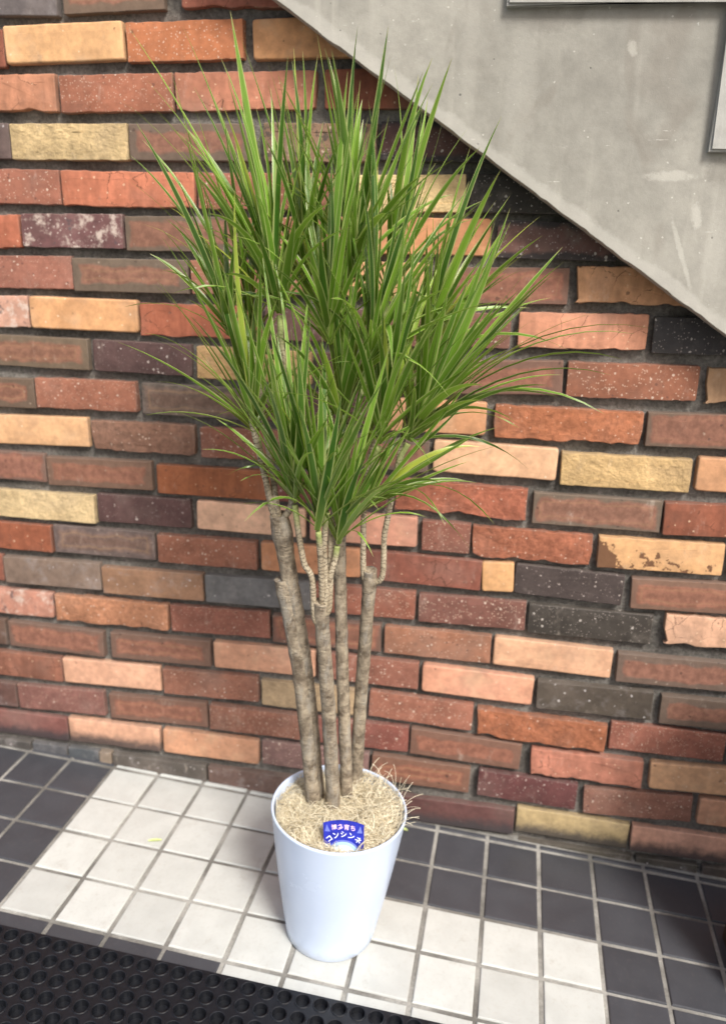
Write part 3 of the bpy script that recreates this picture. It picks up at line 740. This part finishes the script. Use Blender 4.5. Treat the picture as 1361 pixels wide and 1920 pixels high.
rb = random.Random(11)
def make_brick(xl, zl, xr, zr, kind, hexcol, hgt=0.0625):
    w = xr - xl
    cx, cz = (xl + xr) / 2, (zl + zr) / 2 + hgt / 2
    hx, hz = w / 2, hgt / 2
    seed = rb.random() * 100
    rough_amt = {'rgh': 0.0030, 'chp': 0.0030, 'spk': 0.0017, 'yel': 0.0014, 'ora': 0.0020, 'mot': 0.0024, 'pat': 0.0020, 'grm': 0.0016, 'sta': 0.0016, 'pur': 0.0013}.get(kind, 0.0008)
    cr = rb.uniform(0.0012, 0.003)
    if kind == 'apr': cr = rb.uniform(0.003, 0.0065)
    if kind in ('frm', 'bks', 'blk'): cr = rb.uniform(0.0008, 0.0018)
    cr = min(cr, hx * 0.4)
    nseg = (22 if rough_amt > .0012 else 11) if w > 0.1 else 7
    pts = []
    def side(ax, az, bx, bz, n):
        for i in range(n):
            t_ = i / n
            pts.append((ax + (bx - ax) * t_, az + (bz - az) * t_))
    side(-hx + cr, -hz, hx - cr, -hz, nseg); pts.append((hx - cr, -hz)); pts.append((hx - cr * .3, -hz + cr * .3))
    side(hx, -hz + cr, hx, hz - cr, 2); pts.append((hx, hz - cr)); pts.append((hx - cr * .3, hz - cr * .3))
    side(hx - cr, hz, -hx + cr, hz, nseg); pts.append((-hx + cr, hz)); pts.append((-hx + cr * .3, hz - cr * .3))
    side(-hx, hz - cr, -hx, -hz + cr, 2); pts.append((-hx, -hz + cr)); pts.append((-hx + cr * .3, -hz + cr * .3))
    out = []
    for x, z in pts:
        n1 = noise.noise((x * 28 + seed, z * 60, seed)); n2 = noise.noise((x * 210 + seed, z * 210, seed + 9))
        d = rough_amt * (0.7 * n1 + 1.0 * n2)
        if kind in ('rgh', 'chp', 'ora', 'sta') and z < 0: d += rough_amt * min(0, n1 * 2 - .3)
        ln = math.hypot(x / hx, z / hz) + 1e-6
        out.append((x + d * (1 if x > 0 else -1) * (abs(x) > hx * .97), z + d * (1 if z > 0 else -1)))
    if kind == 'chp':     # broken left end
        out = [(x + (0.014 + 0.006 * noise.noise((z * 80, seed, 0))) * max(0, (0.6 if z > 0 else 1.0)) * (x < -hx * .93), z) for x, z in out]
    bev = rb.uniform(0.0010, 0.0018) * (1.6 if kind in ('apr', 'grm') else 1.0)
    dome = rb.uniform(0.0, 0.0012)
    proud = rb.uniform(-0.0022, 0.0022)
    def ring(inset, y, jit=0.0):
        r = []
        for x, z in out:
            sx = max(0.0, 1 - inset / hx); sz = max(0.0, 1 - inset / hz)
            r.append((x * sx, y + jit * noise.noise((x * 55 + seed, z * 55, 5.0)), z * sz))
        return r
    rough_face = {'yel': 0.0022, 'rgh': 0.0018, 'chp': 0.0012, 'mot': 0.002}.get(kind, 0.0005)
    rings = [ring(-0.0006, 0.034), ring(0.0, bev * 1.2, 0.0006), ring(bev * .35, bev * .3, 0.0005), ring(bev * 1.3, 0.0, rough_face * .5), ring(hz * .45, -dome, rough_face)]
    verts, faces = [], []
    n = len(out)
    for r in rings: verts += r
    for k in range(len(rings) - 1):
        for i in range(n):
            j = (i + 1) % n
            faces.append((k * n + i, k * n + j, (k + 1) * n + j, (k + 1) * n + i))
    # central strip: pair the long sides
    b0 = (len(rings) - 1) * n
    faces.append(tuple(b0 + i for i in range(n)))
    me = bpy.data.meshes.new('brick')
    me.from_pydata(verts, [], faces)
    me.polygons.foreach_set('use_smooth', [n <= i < 3 * n for i in range(len(me.polygons))])
    uvl = me.uv_layers.new(name='face')
    for lp in me.loops:
        co = me.vertices[lp.vertex_index].co
        uvl.data[lp.index].uv = (co.x / hx, co.z / hz)
    me.materials.append(BRICK_MATS[kind])
    o = link(bpy.data.objects.new('brick', me), wall)
    o.location = (cx, proud, cz)
    o.rotation_euler = (R(rb.uniform(-.5, .5)), -math.atan2(zr - zl, w), R(rb.uniform(-.35, .35)))
    c_ = lin(hexcol); g_ = .3 * c_[0] + .55 * c_[1] + .15 * c_[2]
    if kind == 'yel': c_ = (c_[0] * 1.03, c_[1] * .94, c_[2] * .98)
    if kind in ('spk', 'red', 'rgh', 'frm'): c_ = (c_[0] * 1.0, c_[1] * 1.12, c_[2] * 1.0)
    if kind in ('pur', 'bks', 'blk', 'gry'): c_ = (c_[0] * 1.04, c_[1] * 1.04, c_[2] * .93)
    if kind in ('ora', 'chp'): c_ = tuple(a * .85 + g_ * .12 for a in c_)
    o.color = (c_[0] * .85 + g_ * .15, c_[1] * .85 + g_ * .15, c_[2] * .85 + g_ * .15, 1.0)
    return o

EXTRA = [('spk', '96584a'), ('apr', 'd09a68'), ('frm', '70503f'), ('red', '8f4a36'), ('pur', '5c4240'), ('ora', 'b9683e'), ('spk', '8c5244'), ('yel', 'c2a86c'), ('rgh', 'a05c44'), ('brn', '7c6353')]
re_ = random.Random(5)
for c, row in BRICKS.items():
    items = []
    zc = (20 - c) * H_COURSE
    for b in row.split('|'):
        xl, zl, xr, zr, kind, hc = b.split()
        xl, zl, xr, zr = (float(a) / 1000 for a in (xl, zl, xr, zr))
        if abs(zl - zc) > .0105: zl = zr if abs(zr - zc) < .0105 else zc
        if abs(zr - zc) > .0105: zr = zl
        items.append((xl, zl, xr, zr, kind, hc))
    lo, hi = items[0][0], items[-1][2]
    while lo > -1.62:                     # the wall runs on past the picture on both sides
        w = re_.uniform(.215, .245); k, hc = re_.choice(EXTRA)
        items.append((lo - .010 - w, zc, lo - .010, zc, k, hc)); lo -= w + .010
    while hi < (1.15 if c > 3 else 0.8):
        w = re_.uniform(.215, .245); k, hc = re_.choice(EXTRA)
        items.append((hi + .010, zc, hi + .010 + w, zc, k, hc)); hi += w + .010
    for it in items: make_brick(*it)

# ---- concrete stair across the upper right corner
stair = bpy.data.objects.new('concrete_stair', None); link(stair)
stair.location = (0.4299, -0.060, 1.0833)
tag(stair, 'grey cement-rendered underside edge of a staircase crossing the top right corner', 'staircase')
ang = math.atan2(1.5942 - 1.0833, -0.3469 - 0.4299)          # direction up the slope
ux, uz = math.cos(ang), math.sin(ang)                         # pointing up-left
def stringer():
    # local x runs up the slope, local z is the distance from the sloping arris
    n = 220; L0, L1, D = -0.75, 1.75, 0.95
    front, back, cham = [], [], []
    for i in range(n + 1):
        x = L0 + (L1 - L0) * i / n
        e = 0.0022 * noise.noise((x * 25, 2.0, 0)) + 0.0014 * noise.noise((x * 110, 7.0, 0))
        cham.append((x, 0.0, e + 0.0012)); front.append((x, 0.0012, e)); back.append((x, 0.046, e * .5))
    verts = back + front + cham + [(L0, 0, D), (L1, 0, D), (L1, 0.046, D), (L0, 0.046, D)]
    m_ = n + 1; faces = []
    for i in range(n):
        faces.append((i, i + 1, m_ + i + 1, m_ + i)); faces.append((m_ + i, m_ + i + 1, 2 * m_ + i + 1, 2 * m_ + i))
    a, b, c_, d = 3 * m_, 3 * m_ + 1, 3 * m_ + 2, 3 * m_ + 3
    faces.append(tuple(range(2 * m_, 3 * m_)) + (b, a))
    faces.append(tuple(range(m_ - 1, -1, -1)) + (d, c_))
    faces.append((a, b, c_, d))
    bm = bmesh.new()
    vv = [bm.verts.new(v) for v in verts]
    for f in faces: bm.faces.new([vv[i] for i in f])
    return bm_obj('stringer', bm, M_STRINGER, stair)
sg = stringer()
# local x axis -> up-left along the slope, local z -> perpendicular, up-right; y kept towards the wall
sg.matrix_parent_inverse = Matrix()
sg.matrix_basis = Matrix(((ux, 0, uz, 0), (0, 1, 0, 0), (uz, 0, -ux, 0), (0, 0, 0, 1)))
def step_facing():
    tread, rise = 0.3293, 0.2065
    x, z = 0.0331, 1.5698
    low = [(x - 2 * tread, z + 2 * rise), (x - tread + .003, z + 2 * rise), (x - tread, z + rise), (x, z + rise), (x - .002, z)]
    cx_, cz_ = x, z
    for k in range(4):
        cx_ += tread; low.append((cx_, cz_)); cz_ -= rise; low.append((cx_ - .006, cz_))
    low.append((cx_ + tread, cz_))
    poly = low + [(cx_ + tread, 2.2), (x - 2 * tread, 2.2)]
    ox, oz = stair.location.x, stair.location.z
    bm = bmesh.new()
    f = [bm.verts.new((a - ox, -0.016, b - oz)) for a, b in poly]
    g = [bm.verts.new((a - ox, -0.0005, b - oz)) for a, b in poly]
    bm.faces.new(f); 
    for i in range(len(poly)):
        j = (i + 1) % len(poly); bm.faces.new((f[i], f[j], g[j], g[i]))
    bm.faces.new(g[::-1])
    ed = [e for e in bm.edges if all(v in f for v in e.verts)]
    bmesh.ops.bevel(bm, geom=ed, offset=0.004, segments=2, affect='EDGES')
    return bm_obj('step_facing', bm, M_STEP, stair)
step_facing()

# ================================================================== OBJECTS
# ---- rubber mat with round holes
def rubber_mat():
    px, py, r, th, lip = 0.0311, 0.0322, 0.0118, 0.012, 0.0016
    x_first, y_first = -0.7070, -0.5112
    i0, i1, rows = -26, 52, 17
    seg = 16
    bm = bmesh.new()
    cache = {}
    def vert(x, y, z):
        k = (round(x, 5), round(y, 5), round(z, 5))
        if k not in cache: cache[k] = bm.verts.new((x, y, z))
        return cache[k]
    for j in range(rows):
        for i in range(i0, i1):
            cx, cy = x_first + i * px, y_first - j * py
            cell, rings = [], [[], [], [], []]
            for s in range(seg):
                a = 2 * math.pi * s / seg
                ca, sa = math.cos(a), math.sin(a)
                k = 1 / max(abs(ca), abs(sa))
                cell.append(vert(cx + ca * k * px / 2, cy + sa * k * py / 2, th))
                for q, (rr, zz) in enumerate(((r + .0022, th), (r + .0012, th + lip), (r, th + lip * .7), (r - .0006, 0.0006))):
                    rings[q].append(vert(cx + ca * rr, cy + sa * rr, zz))
            allr = [cell] + rings
            for A, Bq in zip(allr, allr[1:]):
                for s in range(seg):
                    t_ = (s + 1) % seg
                    f = (A[s], A[t_], Bq[t_], Bq[s])
                    if len(set(f)) == 4: bm.faces.new(f)
    xa, xb = x_first + (i0 - .5) * px, x_first + (i1 - .5) * px
    ya, yb = y_first + .5 * py, y_first - (rows - .5) * py
    for (p, q) in (((xa, ya), (xb, ya)), ((xb, ya), (xb, yb)), ((xb, yb), (xa, yb)), ((xa, yb), (xa, ya))):
        bm.faces.new([bm.verts.new(c) for c in ((p[0], p[1], 0), (q[0], q[1], 0), (q[0], q[1], th), (p[0], p[1], th))])
    bm.faces.new([bm.verts.new(c) for c in ((xa, ya, .0012), (xb, ya, .0012), (xb, yb, .0012), (xa, yb, .0012))])   # thin web closing the holes
    me = bpy.data.meshes.new('rubber_mat')
    bmesh.ops.recalc_face_normals(bm, faces=bm.faces)
    bm.to_mesh(me); bm.free()
    me.materials.append(M_RUBBER)
    o = link(bpy.data.objects.new('rubber_mat', me))
    o.location = (0, 0, C0 + 0.0008); o.rotation_euler = (0, BETA, 0)
    return tag(o, 'black rubber doormat with rows of round drainage holes at the bottom left', 'door mat')
rubber_mat()

# ---- dark wooden post at the right edge of the picture
def post():
    bm = bmesh.new()
    bmesh.ops.create_cube(bm, size=1.0)
    bmesh.ops.scale(bm, vec=(0.20, 0.16, 0.62), verts=bm.verts)
    bmesh.ops.translate(bm, vec=(0.10, 0.08, 0.31), verts=bm.verts)
    bmesh.ops.bevel(bm, geom=list(bm.edges), offset=0.004, segments=2, affect='EDGES')
    o = bm_obj('wooden_post', bm, M_WOOD)
    o.location = (0.5630, -0.325, floor_z(0.6630) - .006)
    o.rotation_euler = (0, BETA, 0)
    return tag(o, 'dark brown wooden post just showing at the right edge beside the dark tiles', 'post')
post()

# ---- plant pot
POT = Vector((-0.1701, -0.3384, floor_z(-0.1701)))
R0, R1, PH = 0.0815, 0.1194, 0.2713
def lathe(profile, seg=72):
    verts, faces = [], []
    n = len(profile)
    for s in range(seg):
        a = 2 * math.pi * s / seg
        verts += [(r * math.cos(a), r * math.sin(a), z) for r, z in profile]
    for s in range(seg):
        t_ = (s + 1) % seg
        for k in range(n - 1):
            faces.append((s * n + k, t_ * n + k, t_ * n + k + 1, s * n + k + 1))
    return verts, faces
prof = [(0.0005, 0.004), (R0 - .012, 0.004), (R0 - .008, 0.0), (R0 - .003, 0.0008), (R0, 0.005)]
for k in range(1, 13):
    t_ = k / 13; prof.append((R0 + (R1 - .0008 - R0) * t_ + 0.0022 * math.sin(math.pi * t_), 0.005 + (PH - .010) * t_))
prof += [(R1 - .0005, PH - .005), (R1, PH - .002), (R1 - .001, PH), (R1 - .0035, PH), (R1 - .0045, PH - .002), (R1 - .005, PH - .006), (R1 - .022, PH - .11)]
pv, pf = lathe(prof)
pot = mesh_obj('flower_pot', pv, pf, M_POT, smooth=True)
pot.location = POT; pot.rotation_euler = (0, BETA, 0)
tag(pot, 'tall tapered white plastic flower pot standing on the tiles', 'flower pot')
POT_M = Matrix.Translation(POT) @ Matrix.Rotation(BETA, 4, 'Y')

# ---- coconut fibre on top of the soil
def coir():
    rc = random.Random(21)
    verts, faces, cols = [], [], []
    nr, na = 10, 40
    R_in = R1 - 0.0075
    def hgt(x, y):
        d = math.hypot(x, y) / R_in
        z = PH - 0.020 + 0.012 * (1 - d * d) * 0.3 + 0.016 * noise.noise((x * 26, y * 26, 4.0)) + 0.016 * max(0, (x * .8 + y * .6) / R_in) * d
        z -= 0.018 * math.exp(-((x - .02) ** 2 + (y - .045) ** 2) / .0012)
        return z
    for i in range(nr + 1):
        for k in range(na):
            a = 2 * math.pi * k / na; r = R_in * max(.002, i / nr)
            x, y = r * math.cos(a), r * math.sin(a)
            verts.append((x, y, hgt(x, y) - .006 - (.02 if i == nr else 0))); cols.append(.15)
    for i in range(nr):
        for k in range(na):
            faces.append((i * na + k, i * na + (k + 1) % na, (i + 1) * na + (k + 1) % na, (i + 1) * na + k))
    def strand(pts, rad, c):
        b = len(verts)
        for q, p in enumerate(pts):
            t_ = (pts[min(q + 1, len(pts) - 1)] - pts[max(q - 1, 0)]).normalized()
            s_ = t_.cross(Vector((0.3, 0.2, 1))).normalized(); u_ = t_.cross(s_)
            for e in range(3):
                a = e * 2.0944
                verts.append(tuple(p + (s_ * math.cos(a) + u_ * math.sin(a)) * rad)); cols.append(c)
        for q in range(len(pts) - 1):
            for e in range(3):
                f = (e + 1) % 3
                faces.append((b + q * 3 + e, b + q * 3 + f, b + q * 3 + 3 + f, b + q * 3 + 3 + e))
    for _ in range(3000):
        a = rc.uniform(0, 2 * math.pi); r = R_in * math.sqrt(rc.random()) * .97
        x, y = r * math.cos(a), r * math.sin(a)
        d = rc.uniform(0, 2 * math.pi); curv = rc.gauss(0, 34); step = rc.uniform(.005, .011)
        lift = rc.uniform(-.002, .007) if rc.random() < .8 else rc.uniform(.006, .020); pts = []
        for q in range(7):
            zz = hgt(x, y) + lift * math.sin(q / 6 * math.pi) + rc.uniform(-.0008, .0012)
            if math.hypot(x, y) > R_in * .985:
                s_ = R_in * .985 / math.hypot(x, y); x *= s_; y *= s_
            pts.append(Vector((x, y, zz)))
            d += curv * step + rc.gauss(0, .2); x += step * math.cos(d); y += step * math.sin(d)
        strand(pts, rc.uniform(.0002, .00045), rc.random())
    for _ in range(26):      # stray fibres poking over the rim, mostly behind on the right
        a = rc.gauss(0.75, .45); r = R_in * rc.uniform(.86, .98)
        p = Vector((r * math.cos(a), r * math.sin(a), hgt(r * math.cos(a), r * math.sin(a))))
        v = Vector((math.cos(a) * rc.uniform(-.1, .45), math.sin(a) * rc.uniform(-.1, .45), rc.uniform(.5, 1.0))).normalized()
        pts = []; L = rc.uniform(.02, .058)
        bend = Vector((rc.gauss(0, .8), rc.gauss(0, .8), rc.uniform(-1.1, .0)))
        for q in range(8):
            pts.append(p.copy()); p += v * L / 7; v = (v + bend * .16).normalized()
        strand(pts, rc.uniform(.0003, .0005), rc.uniform(.45, 1.0))
    for _ in range(9):       # a few wisps over the right rim
        a = rc.uniform(-.25, .25); r = R_in * .97
        p = Vector((r * math.cos(a), r * math.sin(a), PH - .008))
        v = Vector((.35, rc.uniform(-.2, .3), 1)).normalized(); pts = []
        bend = Vector((rc.uniform(.2, .9), rc.gauss(0, .4), rc.uniform(-1.0, -.2))); L = rc.uniform(.03, .055)
        for q in range(8):
            pts.append(p.copy()); p += v * L / 7; v = (v + bend * .25).normalized()
        strand(pts, .0004, rc.uniform(.5, 1.0))
    o = mesh_obj('coconut_fibre', verts, faces, M_COIR)
    ca = o.data.color_attributes.new('fibre', 'FLOAT_COLOR', 'POINT')
    for i, c in enumerate(cols): ca.data[i].color = (c, c, c, 1)
    o.matrix_world = POT_M
    return tag(o, 'straw-coloured coconut fibre mulch filling the white pot', 'mulch', kind='stuff')
coir()

# ---- the plant: canes, ringed stems, leaves
plant = bpy.data.objects.new('dracaena_plant', None); link(plant)
plant.location = POT_M @ Vector((0.0, 0.03, PH - .03))
tag(plant, 'tall dracaena with bare grey canes and many tufts of narrow green leaves', 'plant')
ORG = plant.location.copy()

def smooth_path(pts, n):
    """Catmull-Rom through the points"""
    P_ = [Vector(p) for p in pts]
    P_ = [P_[0] * 2 - P_[1]] + P_ + [P_[-1] * 2 - P_[-2]]
    res = []
    segs = len(P_) - 3
    for i in range(segs):
        a, b, c, d = P_[i:i + 4]
        m_ = n if i < segs - 1 else n + 1
        for k in range(m_):
            t_ = k / n
            res.append(0.5 * ((2 * b) + (c - a) * t_ + (2 * a - 5 * b + 4 * c - d) * t_ ** 2 + (3 * b - a - 3 * c + d) * t_ ** 3))
    return res

def tube(name, path, rfun, mat, parent, sides=12, cap='cut', seed=0.0, knob=0.0):
    verts, faces, cols = [], [], []
    L = 0.0; total = sum((b - a).length for a, b in zip(path, path[1:]))
    ref = Vector((1, 0, 0.1))
    for q, p in enumerate(path):
        if q: L += (p - path[q - 1]).length
        t_ = (path[min(q + 1, len(path) - 1)] - path[max(q - 1, 0)]).normalized()
        s_ = (ref - t_ * ref.dot(t_)).normalized(); u_ = t_.cross(s_); ref = s_
        f = L / total
        rr = rfun(f)
        for e in range(sides):
            a = 2 * math.pi * e / sides
            k = 1 + knob * (noise.noise((L * 38 + seed, math.cos(a) * 1.1, math.sin(a) * 1.1 + seed)) + .5 * noise.noise((L * 120 + seed, math.cos(a) * 2, math.sin(a) * 2)))
            verts.append(p + (s_ * math.cos(a) + u_ * math.sin(a)) * rr * k - ORG)
            cols.append((e / sides, L / 2, f, 1))
    for q in range(len(path) - 1):
        for e in range(sides):
            f = (e + 1) % sides
            faces.append((q * sides + e, q * sides + f, (q + 1) * sides + f, (q + 1) * sides + e))
    last = (len(path) - 1) * sides
    if cap == 'cut':         # sawn end, slightly dished, with a ragged rim
        b = len(verts)
        for e in range(sides):
            v = Vector(verts[last + e]); c = path[-1] - ORG
            verts.append(c + (v - c) * .72 - (path[-1] - path[-2]).normalized() * .0025); cols.append((0, L / 2, 1, 1))
        for e in range(sides):
            f = (e + 1) % sides
            faces.append((last + e, last + f, b + f, b + e))
        faces.append(tuple(b + e for e in range(sides)))
    else:
        faces.append(tuple(last + e for e in range(sides)))
    o = mesh_obj(name, verts, faces, mat, parent, smooth=True)
    ca = o.data.color_attributes.new('bark', 'FLOAT_COLOR', 'POINT')
    for i, c in enumerate(cols): ca.data[i].color = c
    return o

TR = {'A': (.0140, .0118), 'B': (.0130, .0135), 'C': (.0130, .0115), 'D': (.0120, .0100), 'E': (.0125, .0108)}
canes = {}
for k, pts in TRUNKS.items():
    path = smooth_path(pts, 14)
    r0, r1 = TR[k]
    flare = {'B': .22, 'C': .10, 'E': .14, 'A': .10}.get(k, 0)
    canes[k] = tube('cane', path, lambda f, r0=r0, r1=r1, fl=flare: (r0 + (r1 - r0) * f) * (1 + fl * math.exp(-((f - .955) / .03) ** 2)), M_BARK, plant, 14, 'cut', ord(k) * 3.1, .10)
def joint_path(base_pts, cane):
    return smooth_path(base_pts, 8)
for si, (k, pts) in enumerate(STEMS):
    # start inside the parent cane so the stem grows out of it
    top = Vector(TRUNKS[k][-1])
    p0 = Vector(pts[0])
    pts2 = list(pts)
    if (p0 - top).length < .06:
        zz = min(p0.z - .014, top.z - .012)
        cp = [Vector(q) for q in TRUNKS[k]]
        for a, b in zip(cp, cp[1:]):
            if a.z <= zz <= b.z: core_pt = a + (b - a) * ((zz - a.z) / (b.z - a.z))
        pts2 = [core_pt] + pts2
    path = smooth_path(pts2, 9)
    dead = si == 9
    tube('stem', path, lambda f: .0049 - .0004 * f, M_STEM, canes[k], 10, 'cut' if dead else 'round', si * 7.7, .10)

# ---- leaves
def leaf_data(B, T, sag, wscale, axis, rl):
    L = (T - B).length
    mid = (B + T) / 2 + Vector((0, 0, 1)) * sag * L + axis * .10 * L
    mid += Vector((rl.gauss(0, .035), rl.gauss(0, .035), 0)) * L
    if sag > .2: mid += (T - B) * -.05
    width = .0084 * wscale * min(1.0, .55 + L * 2.0)
    n = 9
    twist = rl.gauss(0, .35); roll = rl.gauss(0, .25)
    fold = rl.uniform(.22, .5)
    rnd = min(1, max(0, rl.gauss(.42, .30)))
    verts, cols = [], []
    centre = B + axis * L * .6
    for q in range(n + 1):
        t_ = q / n
        p = B * (1 - t_) ** 2 + mid * 2 * t_ * (1 - t_) + T * t_ ** 2
        tg = ((mid - B) * (1 - t_) + (T - mid) * t_).normalized()
        outw = (p - (B + axis * (p - B).dot(axis)))
        if outw.length < .004: outw = (T - centre)
        outw = (outw - tg * outw.dot(tg)).normalized()
        s_ = tg.cross(outw).normalized()
        a = roll + twist * t_
        s2 = s_ * math.cos(a) + outw * math.sin(a); o2 = outw * math.cos(a) - s_ * math.sin(a)
        if t_ < .12: wd = width * (.70 + .30 * t_ / .12)
        elif t_ < .32: wd = width
        else: wd = width * (1 - ((t_ - .32) / .68) ** 1.5)
        wd = max(wd, .0002)
        f = fold * (1.5 - t_ * .8)
        for e in (-1, 0, 1):
            verts.append(p + s2 * e * wd * .62 - o2 * (abs(e) * wd * f * .5) + o2 * 0)
            cols.append(((e + 1) / 2, t_, rnd, 1))
    faces = []
    for q in range(n):
        for e in range(2):
            faces.append((q * 3 + e, q * 3 + e + 1, q * 3 + e + 4, q * 3 + e + 3))
    return verts, faces, cols

rl = random.Random(77)
HN = [15, 24, 32, 34, 26, 36, 42, 40, 38, 28, 26, 32, 17, 14, 20, 32, 24]
leaves = []
hd = [(Vector(p), Vector(a).normalized()) for p, a in HEADS]
def clamp_tip(T):
    lim = -.085 if T.x > -.45 and T.z > .95 else -.035
    if T.y > lim: T.y = lim - rl.random() * .03
    return T
for h_, T, sag, wd in HERO:
    B, ax_ = hd[h_]
    B = B + ax_ * rl.uniform(0, .035) + Vector((rl.gauss(0, .003), rl.gauss(0, .003), 0))
    leaves.append((B, clamp_tip(Vector(T)), sag, wd, ax_, 1))
for h_, n in enumerate(HN):
    P0, ax_ = hd[h_]
    e1 = ax_.cross(Vector((0, 1, 0))).normalized(); e2 = ax_.cross(e1)
    n = int(n * 1.15)
    for k in range(n):
        f = (k + .5) / n                       # 0 inner/top ... 1 outer/bottom
        th = R(5 + 52 * f ** 1.4) * rl.uniform(.7, 1.3)
        az = k * 2.39996 + rl.uniform(-.3, .3)
        d = ax_ * math.cos(th) + (e1 * math.cos(az) + e2 * math.sin(az)) * math.sin(th)
        d = (d + Vector((rl.gauss(0, .13), rl.gauss(0, .13), rl.gauss(0, .06)))).normalized()
        L = rl.uniform(.17, .33) * (1.05 - .25 * f)
        if h_ == 13: L *= .8
        if h_ in (8, 14): L *= .90
        B = P0 + ax_ * (.045 * (1 - f)) + d * .003
        drop = rl.uniform(.15, .42) if rl.random() < .30 * f + .06 else .08 * f * rl.random()
        T = B + d * L - Vector((0, 0, 1)) * L * drop
        if T.y < -.66: T.y = -.66
        leaves.append((B, clamp_tip(T), rl.uniform(.0, .05) + .10 * f * rl.random() + .45 * drop, rl.uniform(.6, 1.15), ax_, 0))
# the leaves that show largest are parts of their own; the rest is one dense mass
order = sorted(range(len(leaves)), key=lambda i: (leaves[i][5] == 0, leaves[i][0].y + leaves[i][1].y - .5 * leaves[i][3] * .2))
single = set(order[:300])
mv, mf, mc = [], [], []
for i, (B, T, sag, wd, ax_, hero) in enumerate(leaves):
    v, f, c = leaf_data(B, T, sag, wd, ax_, rl)
    v = [p - ORG for p in v]
    if i in single:
        o = mesh_obj('leaf', v, f, M_LEAF, plant, smooth=True)
        ca = o.data.color_attributes.new('leaf', 'FLOAT_COLOR', 'POINT')
        for q, cc in enumerate(c): ca.data[q].color = cc
    else:
        b = len(mv); mv += v; mc += c; mf += [tuple(b + a for a in ff) for ff in f]
o = mesh_obj('leaf_mass', mv, mf, M_LEAF, plant, smooth=True)
ca = o.data.color_attributes.new('leaf', 'FLOAT_COLOR', 'POINT')
for q, cc in enumerate(mc): ca.data[q].color = cc
o['kind'] = 'stuff'

# ---- plant label stuck in the fibre behind the front rim
card = bpy.data.objects.new('plant_label', None); link(card)
card.location = (-0.1290, -0.4260, 0.2340)
card.rotation_euler = (R(-14), R(-4.0), R(2))
tag(card, 'small blue plant label with white and pink Japanese lettering behind the pot rim', 'plant label')
def card_mesh():
    w, top, arc = .0345, .0640, .0065
    pts = [(-w * .96, .012), (w * .96, .012)]
    n = 12
    for k in range(n + 1):
        x = w - 2 * w * k / n
        pts.append((x, top + arc * (1 - (x / w) ** 2)))
    bm = bmesh.new()
    f = [bm.verts.new((x, -.0004, z)) for x, z in pts]; g = [bm.verts.new((x, .0004, z)) for x, z in pts]
    bm.faces.new(f); bm.faces.new(g[::-1])
    for i in range(len(pts)):
        j = (i + 1) % len(pts); bm.faces.new((f[i], f[j], g[j], g[i]))
    return bm_obj('card', bm, M_CARD, card)
card_mesh()
def flat(name, pts, mat, y):
    return mesh_obj(name, [(x, y, z) for x, z in pts], [tuple(range(len(pts)))], mat, card)
CB = (0.0, 0.008)        # centre of the printed arches
def disc(r, n=28): return [(CB[0] + r * math.cos(math.pi * k / n), CB[1] + r * .95 * math.sin(math.pi * k / n)) for k in range(n + 1)]
flat('printed_arch', disc(.0305), M_INKV, -.0007)
flat('printed_arch', disc(.0275), M_INKB, -.0010)
flat('printed_arch', disc(.0215), M_INKW, -.0013)
for s in (-1, 1):
    flat('printed_triangle', [(s * .0315, .0500), (s * .0225, .0500), (s * .0285, .0620)][::s], M_INKV, -.0007)
def letters(name, text, mat, size, place, y):
    bm = bmesh.new()
    for k, ch in enumerate(text):
        cu = bpy.data.curves.new('glyph', 'FONT')
        cu.body = ch; cu.size = size; cu.align_x = 'CENTER'; cu.offset = size * .018; cu.resolution_u = 3
        ob = bpy.data.objects.new('glyph', cu); COL.objects.link(ob)
        dg = bpy.context.evaluated_depsgraph_get()
        me = bpy.data.meshes.new_from_object(ob.evaluated_get(dg))
        x, z, rot = place(k)
        mt = Matrix.Translation((x, y, z)) @ Matrix.Rotation(rot, 4, 'Y') @ Matrix.Rotation(math.pi / 2, 4, 'X')
        me.transform(mt)
        bm.from_mesh(me)
        bpy.data.objects.remove(ob); bpy.data.curves.remove(cu); bpy.data.meshes.remove(me)
    return bm_obj(name, bm, mat, card)
letters('lettering', '博多育ち', M_INKP, .0100, lambda k: ((k - 1.5) * .0104, .0555 - .0006 * (k - 1.5) ** 2, .05 * (k - 1.5)), -.0010)
letters('lettering', 'コンシンネ', M_INKW, .0118, lambda k: (.0345 * math.sin((k - 2) * .34), .0080 + .0345 * math.cos((k - 2) * .34), (k - 2) * .34), -.0011)

# ---- two bits of leaf dropped on the floor
def litter(x, y, ang_, L, label):
    n = 6; verts, faces = [], []
    for q in range(n + 1):
        t_ = q / n; wd = .0035 * math.sin(math.pi * (.12 + .8 * t_)) + .0006
        yy = .002 * math.sin(t_ * 3)
        for e, zz in ((-1, .0022), (0, .0010), (1, .0024)):
            verts.append(((t_ - .5) * L, yy + e * wd, zz + .003 * t_ * t_))
    for q in range(n):
        for e in range(2): faces.append((q * 3 + e, q * 3 + 3 + e, q * 3 + 4 + e, q * 3 + e + 1))
    o = mesh_obj('fallen_leaf', verts, faces, M_SCRAP)
    o.location = (x, y, floor_z(x) + .0004); o.rotation_euler = (0, BETA, ang_)
    return tag(o, label, 'leaf')
litter(-0.572, -0.2157, R(12), .028, 'small yellow-green leaf scrap lying on the white tiles left of the pot')
litter(-0.0726, -0.040, R(-30), .020, 'pale green leaf scrap on the dark tiles behind the pot')
